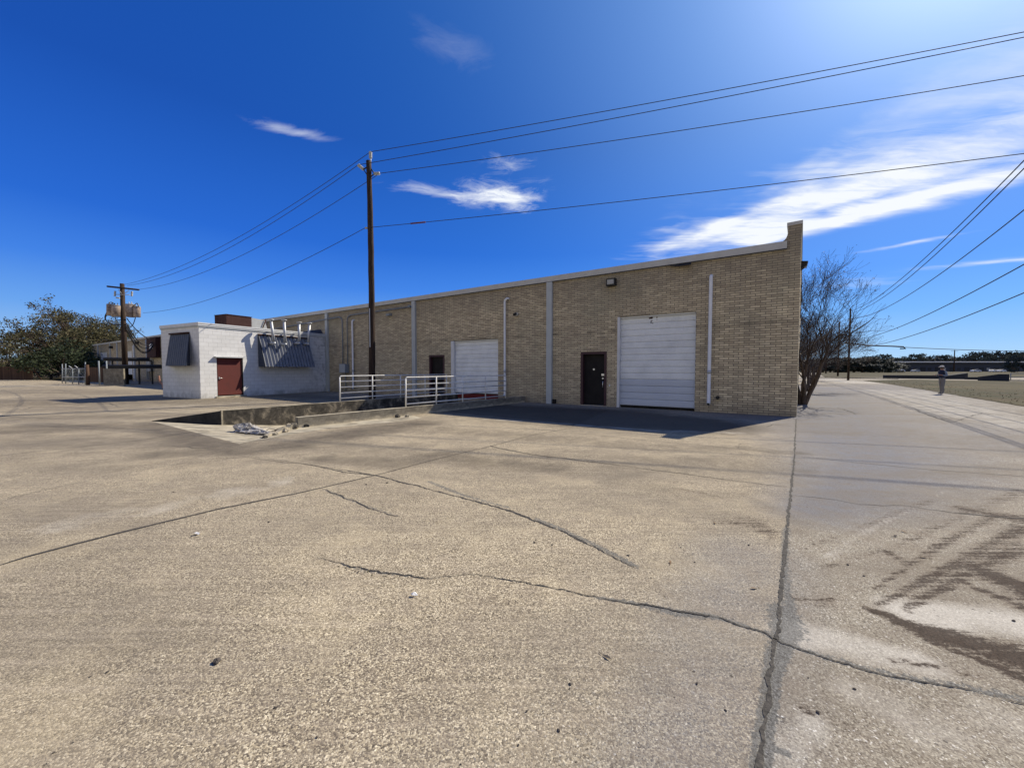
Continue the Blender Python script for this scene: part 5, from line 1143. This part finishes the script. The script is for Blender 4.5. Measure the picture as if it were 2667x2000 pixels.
# person
def person():
    B = G(2452, 1026.5); root = empty('person', B, 0, 'person in navy top, pale cap and grey trousers standing at the lane edge', 'person')
    J = {'pel': (0, 0, .93, .145, .115), 'wai': (0, 0, 1.08, .135, .105), 'che': (.0, 0, 1.27, .165, .12), 'sho': (0, 0, 1.40, .12, .10), 'nec': (-.01, 0, 1.47, .055, .055), 'hea': (-.03, 0, 1.56, .085, .095), 'top': (-.035, 0, 1.65, .075, .085),
         'hl': (-.01, -.09, .88, .10, .10), 'kl': (-.05, -.10, .49, .068, .068), 'al': (-.02, -.11, .09, .045, .045), 'tl': (-.20, -.12, .04, .035, .04),
         'hr': (.01, .09, .88, .10, .10), 'kr': (.05, .10, .49, .068, .068), 'ar': (.09, .11, .09, .045, .045), 'tr': (-.08, .12, .04, .035, .04),
         'sl': (0, -.17, 1.38, .062, .062), 'el': (.02, -.24, 1.11, .048, .048), 'wl': (-.22, -.17, 1.16, .033, .033), 'pl': (-.30, -.14, 1.18, .035, .03),
         'sr': (0, .17, 1.38, .062, .062), 'er': (.04, .24, 1.11, .048, .048), 'wr': (-.20, .17, 1.14, .033, .033), 'pr': (-.28, .13, 1.17, .035, .03)}
    E = [('pel', 'wai'), ('wai', 'che'), ('che', 'sho'), ('sho', 'nec'), ('nec', 'hea'), ('hea', 'top'), ('pel', 'hl'), ('hl', 'kl'), ('kl', 'al'), ('al', 'tl'), ('pel', 'hr'), ('hr', 'kr'), ('kr', 'ar'), ('ar', 'tr'), ('sho', 'sl'), ('sl', 'el'), ('el', 'wl'), ('wl', 'pl'), ('sho', 'sr'), ('sr', 'er'), ('er', 'wr'), ('wr', 'pr')]
    keys = list(J); rad = {k: (J[k][3], J[k][4]) for k in keys}; pos = {k: J[k][:3] for k in keys}
    for side, y0 in (('l', -1), ('r', 1)):      # five fingers each side, rooted in the palm
        b = Vector(pos['p'+side])
        for q in range(4):
            a = b+Vector((-.035, (q-1.5)*.017, .004)); c = a+Vector((-.045-.006*(q in (1, 2)), 0, -.012)); d = c+Vector((-.012, 0, -.026))
            for nm, pp, r in (('a', a, .010), ('b', c, .0085), ('c', d, .0075)): pos[f'f{side}{q}{nm}'] = tuple(pp); rad[f'f{side}{q}{nm}'] = (r, r)
            E += [('p'+side, f'f{side}{q}a'), (f'f{side}{q}a', f'f{side}{q}b'), (f'f{side}{q}b', f'f{side}{q}c')]
        a = b+Vector((-.01, -y0*.035, .01)); c = a+Vector((-.035, -y0*.012, .0)); pos[f't{side}a'] = tuple(a); pos[f't{side}b'] = tuple(c); rad[f't{side}a'] = (.011, .011); rad[f't{side}b'] = (.009, .009); E += [('p'+side, f't{side}a'), (f't{side}a', f't{side}b')]
    keys = list(pos); me = bpy.data.meshes.new('body'); me.from_pydata([pos[k] for k in keys], [(keys.index(a), keys.index(b)) for a, b in E], [])
    o = bpy.data.objects.new('body', me); SC.collection.objects.link(o)
    sk = o.modifiers.new('s', 'SKIN'); sk.use_smooth_shade = True; 
    if not me.skin_vertices: 
        bm = bmesh.new(); bm.from_mesh(me); bm.verts.layers.skin.verify(); bm.to_mesh(me); bm.free()
    for i, k in enumerate(keys): me.skin_vertices[0].data[i].radius = rad[k]; me.skin_vertices[0].data[i].use_root = (k == 'pel')
    ss = o.modifiers.new('u', 'SUBSURF'); ss.levels = 1; ss.render_levels = 1
    dg = bpy.context.evaluated_depsgraph_get(); dg.update(); nm = bpy.data.meshes.new_from_object(o.evaluated_get(dg)); bpy.data.objects.remove(o)
    skin = painted('skin', (.35, .20, .14), .6, .1, (.3, .17, .12)); shirt = painted('navy_top', (.02, .028, .06), .8, .2, (.01, .012, .03)); trou = painted('grey_khaki_trousers', (.22, .21, .20), .85, .2, (.14, .13, .12)); shoe = painted('dark_shoes', (.02, .02, .022), .7, .2)
    slv = painted('pale_blue_sleeve', (.20, .25, .34), .8, .2)
    nm.materials.clear()
    for mt in (skin, shirt, trou, shoe, slv): nm.materials.append(mt)
    for p in nm.polygons:
        c = p.center; z = c.z; p.use_smooth = True
        if z < .075: p.material_index = 3
        elif z < .97: p.material_index = 2
        elif z > 1.455: p.material_index = 0
        elif c.x < -.19 and abs(c.y) > .07: p.material_index = 0
        elif abs(c.y) > .175 or c.x < -.14: p.material_index = 4
        else: p.material_index = 1
    bo = bpy.data.objects.new('body', nm); SC.collection.objects.link(bo); bo.parent = root
    fc = MB()                                      # face: nose, brow, ears, mouth
    fc.prism([(-.118, -.012, 1.585), (-.118, .012, 1.585), (-.143, .008, 1.565), (-.143, -.008, 1.565)], (.01, 0, -.012)); fc.build('nose', skin, bo)
    for y in (-.032, .032): MB().box(-.124, -.116, y-.012, y+.012, 1.592, 1.600).build('eye', shoe, bo)
    MB().box(-.122, -.115, -.02, .02, 1.535, 1.541).build('mouth', painted('lips', (.25, .10, .09), .6), bo)
    for y in (-.098, .092): MB().box(-.03, .0, y, y+.006, 1.565, 1.61).build('ear', skin, bo)
    hr = MB(); hr.tube([(-.02, 0, 1.56), (-.02, 0, 1.60), (-.03, 0, 1.64)], [.090, .100, .100], 16); hr.build('hair', painted('dark_hair', (.02, .015, .012), .7), bo)
    capm = MB().tube([(-.035, 0, 1.63), (-.035, 0, 1.67), (-.035, 0, 1.715), (-.035, 0, 1.735)], [.108, .106, .075, .02], 18); capm.prism([(-.12, -.07, 1.64), (-.215, -.045, 1.632), (-.22, .045, 1.632), (-.12, .07, 1.64)], (0, 0, .010)); capm.build('cap', painted('pale_cap', (.62, .58, .52), .8), bo)
    ph = MB().box(-.40, -.33, -.045, .045, 1.165, 1.18); ph.build('phone', M_black); bpy.data.objects['phone'].location = B; tag(bpy.data.objects['phone'], 'small dark phone held in both hands of the standing person', 'phone')
    return root
PR = person(); PR.scale = (1, 1, 1)

# ------------------------------------------------------------------ left background
def wirefence():
    O = G(162, 1000); root = empty('chain_link_fence', O, 0, 'grey chain link fence with leaning barbed wire arms on the left', 'fence')
    P = [(162, 998, 948), (171, 999, 947), (189, 1000, 960), (205, 1001, 960), (222, 1002, 943)]
    tops = []
    for x, yb, yt in P:
        b = G(x, yb); t = D(x, yt, b.y); m = MB(); m.tube([b-O, t-O], .04, 8); m.build('post', M_graybox, root); tops.append((b-O, t-O))
    for (x, y), (x2, y2) in (((189, 960), (179, 953)), ((205, 960), (194, 952))): b = G(x, 1001); MB().tube([D(x, y, b.y)-O, D(x2, y2, b.y-.2)-O], .04, 6).build('barbed_arm', M_steel, root)
    for fr_ in (960, 982):
        MB().tube([D(x, fr_, G(x, yb).y)-O for x, yb, _ in P], .03, 6).build('rail', M_steel, root)
    m = MB(); a, b = G(162, 998)-O, G(222, 1002)-O; n = 22; h = 1.55
    for i in range(n): 
        p = a.lerp(b, i/n); q = a.lerp(b, min(1, (i+4)/n)); m.tube([p, q+Vector((0, 0, h*(min(1, (i+4)/n)-i/n)*n/4))], .006, 3, caps=False); m.tube([p+Vector((0, 0, h)), q+Vector((0, 0, h*(1-(min(1, (i+4)/n)-i/n)*n/4)))], .006, 3, caps=False)
    m.build('mesh', M_graybox, root)
    return root
wirefence()
pp = G(229, 1003); gp = empty('gate_post', pp, 0, 'thick weathered wooden gate post right of the chain link fence', 'post'); MB().tube([(0, 0, 0), (0, 0, D(229, 950, pp.y).z)], [.15, .12], 9).build('timber', M_fence, gp)
for px, yt, lb in ((259.5, 940, 'pale steel gate post left of the grey screen wall'), (279.5, 940, 'pale steel gate post against the grey screen wall')):
    b = G(px, 1003.5); o = MB().tube([(0, 0, 0), (0, 0, D(px, yt, b.y).z)], .055, 10).build('gate_post', M_graybox); o.location = b; tag(o, lb, 'post')
a, b = G(270, 1004), G(323, 1004.5); o = MB(); zt2 = D(283, 960, a.y).z; o.prism([Vector((0, 0, 0)), b-a, b-a+Vector((0, 0, zt2)), Vector((0, 0, zt2))], (-.12, .25, 0)); o = o.build('screen_wall', M_greyconc); o.location = a; tag(o, 'plain grey concrete screen wall at the foot of the transformer pole', 'wall')
bw_ = MB(); a2 = G(165, 996); b2 = G(222, 998); bw_.prism([Vector((0, 0, 0)), b2-a2, b2-a2+Vector((0, 0, 1.75)), Vector((0, 0, 1.75))], (-.02, .08, 0)); o = bw_.build('slatted_fence', M_fence); o.location = a2+Vector((.4, 2.2, 0)); tag(o, 'grey brown slatted board fence behind the chain link', 'fence')
# black pipe racks
def rack(x0, x1, yt, yb, dep, lb, nleg):
    a, b = D(x0, (yt+yb)/2, dep), D(x1, (yt+yb)/2, dep+1.5); h = (yb-yt)/1000*dep; root = empty('pipe_rack', Vector((a.x, a.y, 0)), math.atan2(b.y-a.y, b.x-a.x), lb, 'rack'); L = math.hypot(b.x-a.x, b.y-a.y); z = (a.z+b.z)/2
    MB().box(0, L, -.5, .5, z-h/2, z-h/2+.12).build('shelf', M_black, root)
    for k in range(4): MB().tube([(0-.2*k, -.35+.22*k, z-h/2+.2), (L-.1*k, -.35+.22*k, z-h/2+.22)], .17, 8).build('stored_pipe', M_black, root)
    for k in range(nleg): MB().box(L*k/(nleg-1)-.05, L*k/(nleg-1)+.05, .38, .48, 0, z-h/2).build('leg', M_black, root)
rack(288, 392, 931, 941, 39.5, 'upper black pipe rack behind the transformer pole', 4); rack(284, 424, 950, 960, 37.5, 'lower black pipe rack between screen wall and annex', 5)
o = MB().tube(loopw([(0, 0, 0), (-.05, 0, .35), (-.25, 0, .6), (-.3, 0, 1.0)]), .06, 8).tube([(-.05, 0, .35), (.25, 0, .38)], .05, 8).build('bent_pipe', painted('orange_rust_pipe', (.35, .18, .12), .7, .4, (.15, .06, .04))); q = G(425, 1012); o.location = q; tag(o, 'bent orange brown pipe standing behind the shaded annex corner', 'pipe')
# board fence, house, lamp pole, water tower
a, b = G(-160, 990), G(84, 989.5); wf_ = empty('board_fence', a, math.atan2(b.y-a.y, b.x-a.x), 'brown wooden board fence at the left picture edge', 'fence'); L = (b-a).length
rnd = random.Random(9); bm_ = MB(); x = 0
while x < L: bm_.box(x, x+.138, 0, .025+rnd.uniform(0, .01), .03, 1.88+rnd.uniform(-.03, .03)); x += .143
bm_.build('boards', M_fence, wf_)
for z in (.5, 1.5): MB().box(0, L, .04, .09, z, z+.09).build('rail', M_fence, wf_)
lb_ = MB(); b3 = G(84, 989.5); lb_.box(-.1, .1, 0, .05, 0, 1.9, Matrix.Rotation(-.62, 4, 'Y')); o = lb_.build('leaning_board', M_fence); o.location = b3+Vector((1.3, 0, 0)); tag(o, 'dark board leaning against the end of the brown fence', 'board')
HB = D(-60, HOR, 70); hz = empty('house', (HB.x, HB.y, 0), -.0, 'low house with a grey brown roof behind the board fence', 'house'); zr, ze = D(20, 934, 70).z, D(20, 946, 70).z; hw = D(84, HOR, 70).x-HB.x
M_shingle = painted('grey_brown_shingles', (.10, .085, .07), .9, .4, (.05, .04, .035)); M_hbrick = painted('dull_house_wall', (.07, .055, .045), .9, .4)
MB().box(0, hw, 0, 8, 0, ze).build('wall', M_hbrick, hz)
r2 = MB(); r2.add([(-.5, -.6, ze), (hw+.5, -.6, ze), (hw-1.5, 4, zr), (1.5, 4, zr), (-.5, 8.6, ze), (hw+.5, 8.6, ze)], [(0, 1, 2, 3), (1, 5, 2), (5, 4, 3, 2), (4, 0, 3)]); r2.build('roof', M_shingle, hz)
for x in (3, 7): MB().box(x, x+1.4, -.03, 0, .9, 2.1).build('window', M_black, hz)
b = D(27, HOR, 66); o = MB().tube([(0, 0, 0), (0, 0, D(27, 897, 66).z)], [.12, .09], 8); 
lp_ = empty('lamp_pole', (b.x, b.y, 0), 0, 'thin pale pole in front of the house roof at the left', 'pole'); o.build('pole_shaft', M_ceramic, lp_); MB().box(-.5, .5, -.15, .15, D(27, 897, 66).z, D(27, 897, 66).z+.15).build('lamp_head', M_graybox, lp_)
wt0 = D(26, HOR, 330); WT = empty('water_tower', (wt0.x, wt0.y, 0), 0, 'pale blue water tower far away at the left', 'water tower')
M_wt = painted('pale_blue_tank_paint', (.30, .40, .46), .5, .1); zt3 = D(32, 881, 330).z; zb3 = D(32, 905, 330).z; rr3 = 9.0; mid = (zt3+zb3)/2
MB().tube([(0, 0, zb3), (0, 0, zb3+(mid-zb3)*.35), (0, 0, mid), (0, 0, mid+(zt3-mid)*.6), (0, 0, zt3)], [rr3*.25, rr3*.78, rr3, rr3*.75, rr3*.15], 28).build('tank', M_wt, WT)
for k in range(6):
    a_ = k*math.pi/3+.3; MB().tube([(7*math.cos(a_), 7*math.sin(a_), 0), (6.2*math.cos(a_), 6.2*math.sin(a_), zb3+2)], .5, 8).build('leg', M_wt, WT)
MB().tube([(0, 0, 0), (0, 0, zb3+1)], 1.2, 10).build('riser', M_wt, WT); MB().tube([(7*math.cos(a), 7*math.sin(a), zb3*.5) for a in [k*math.pi/3+.3 for k in range(7)]], .3, 6).build('ring_brace', M_wt, WT)
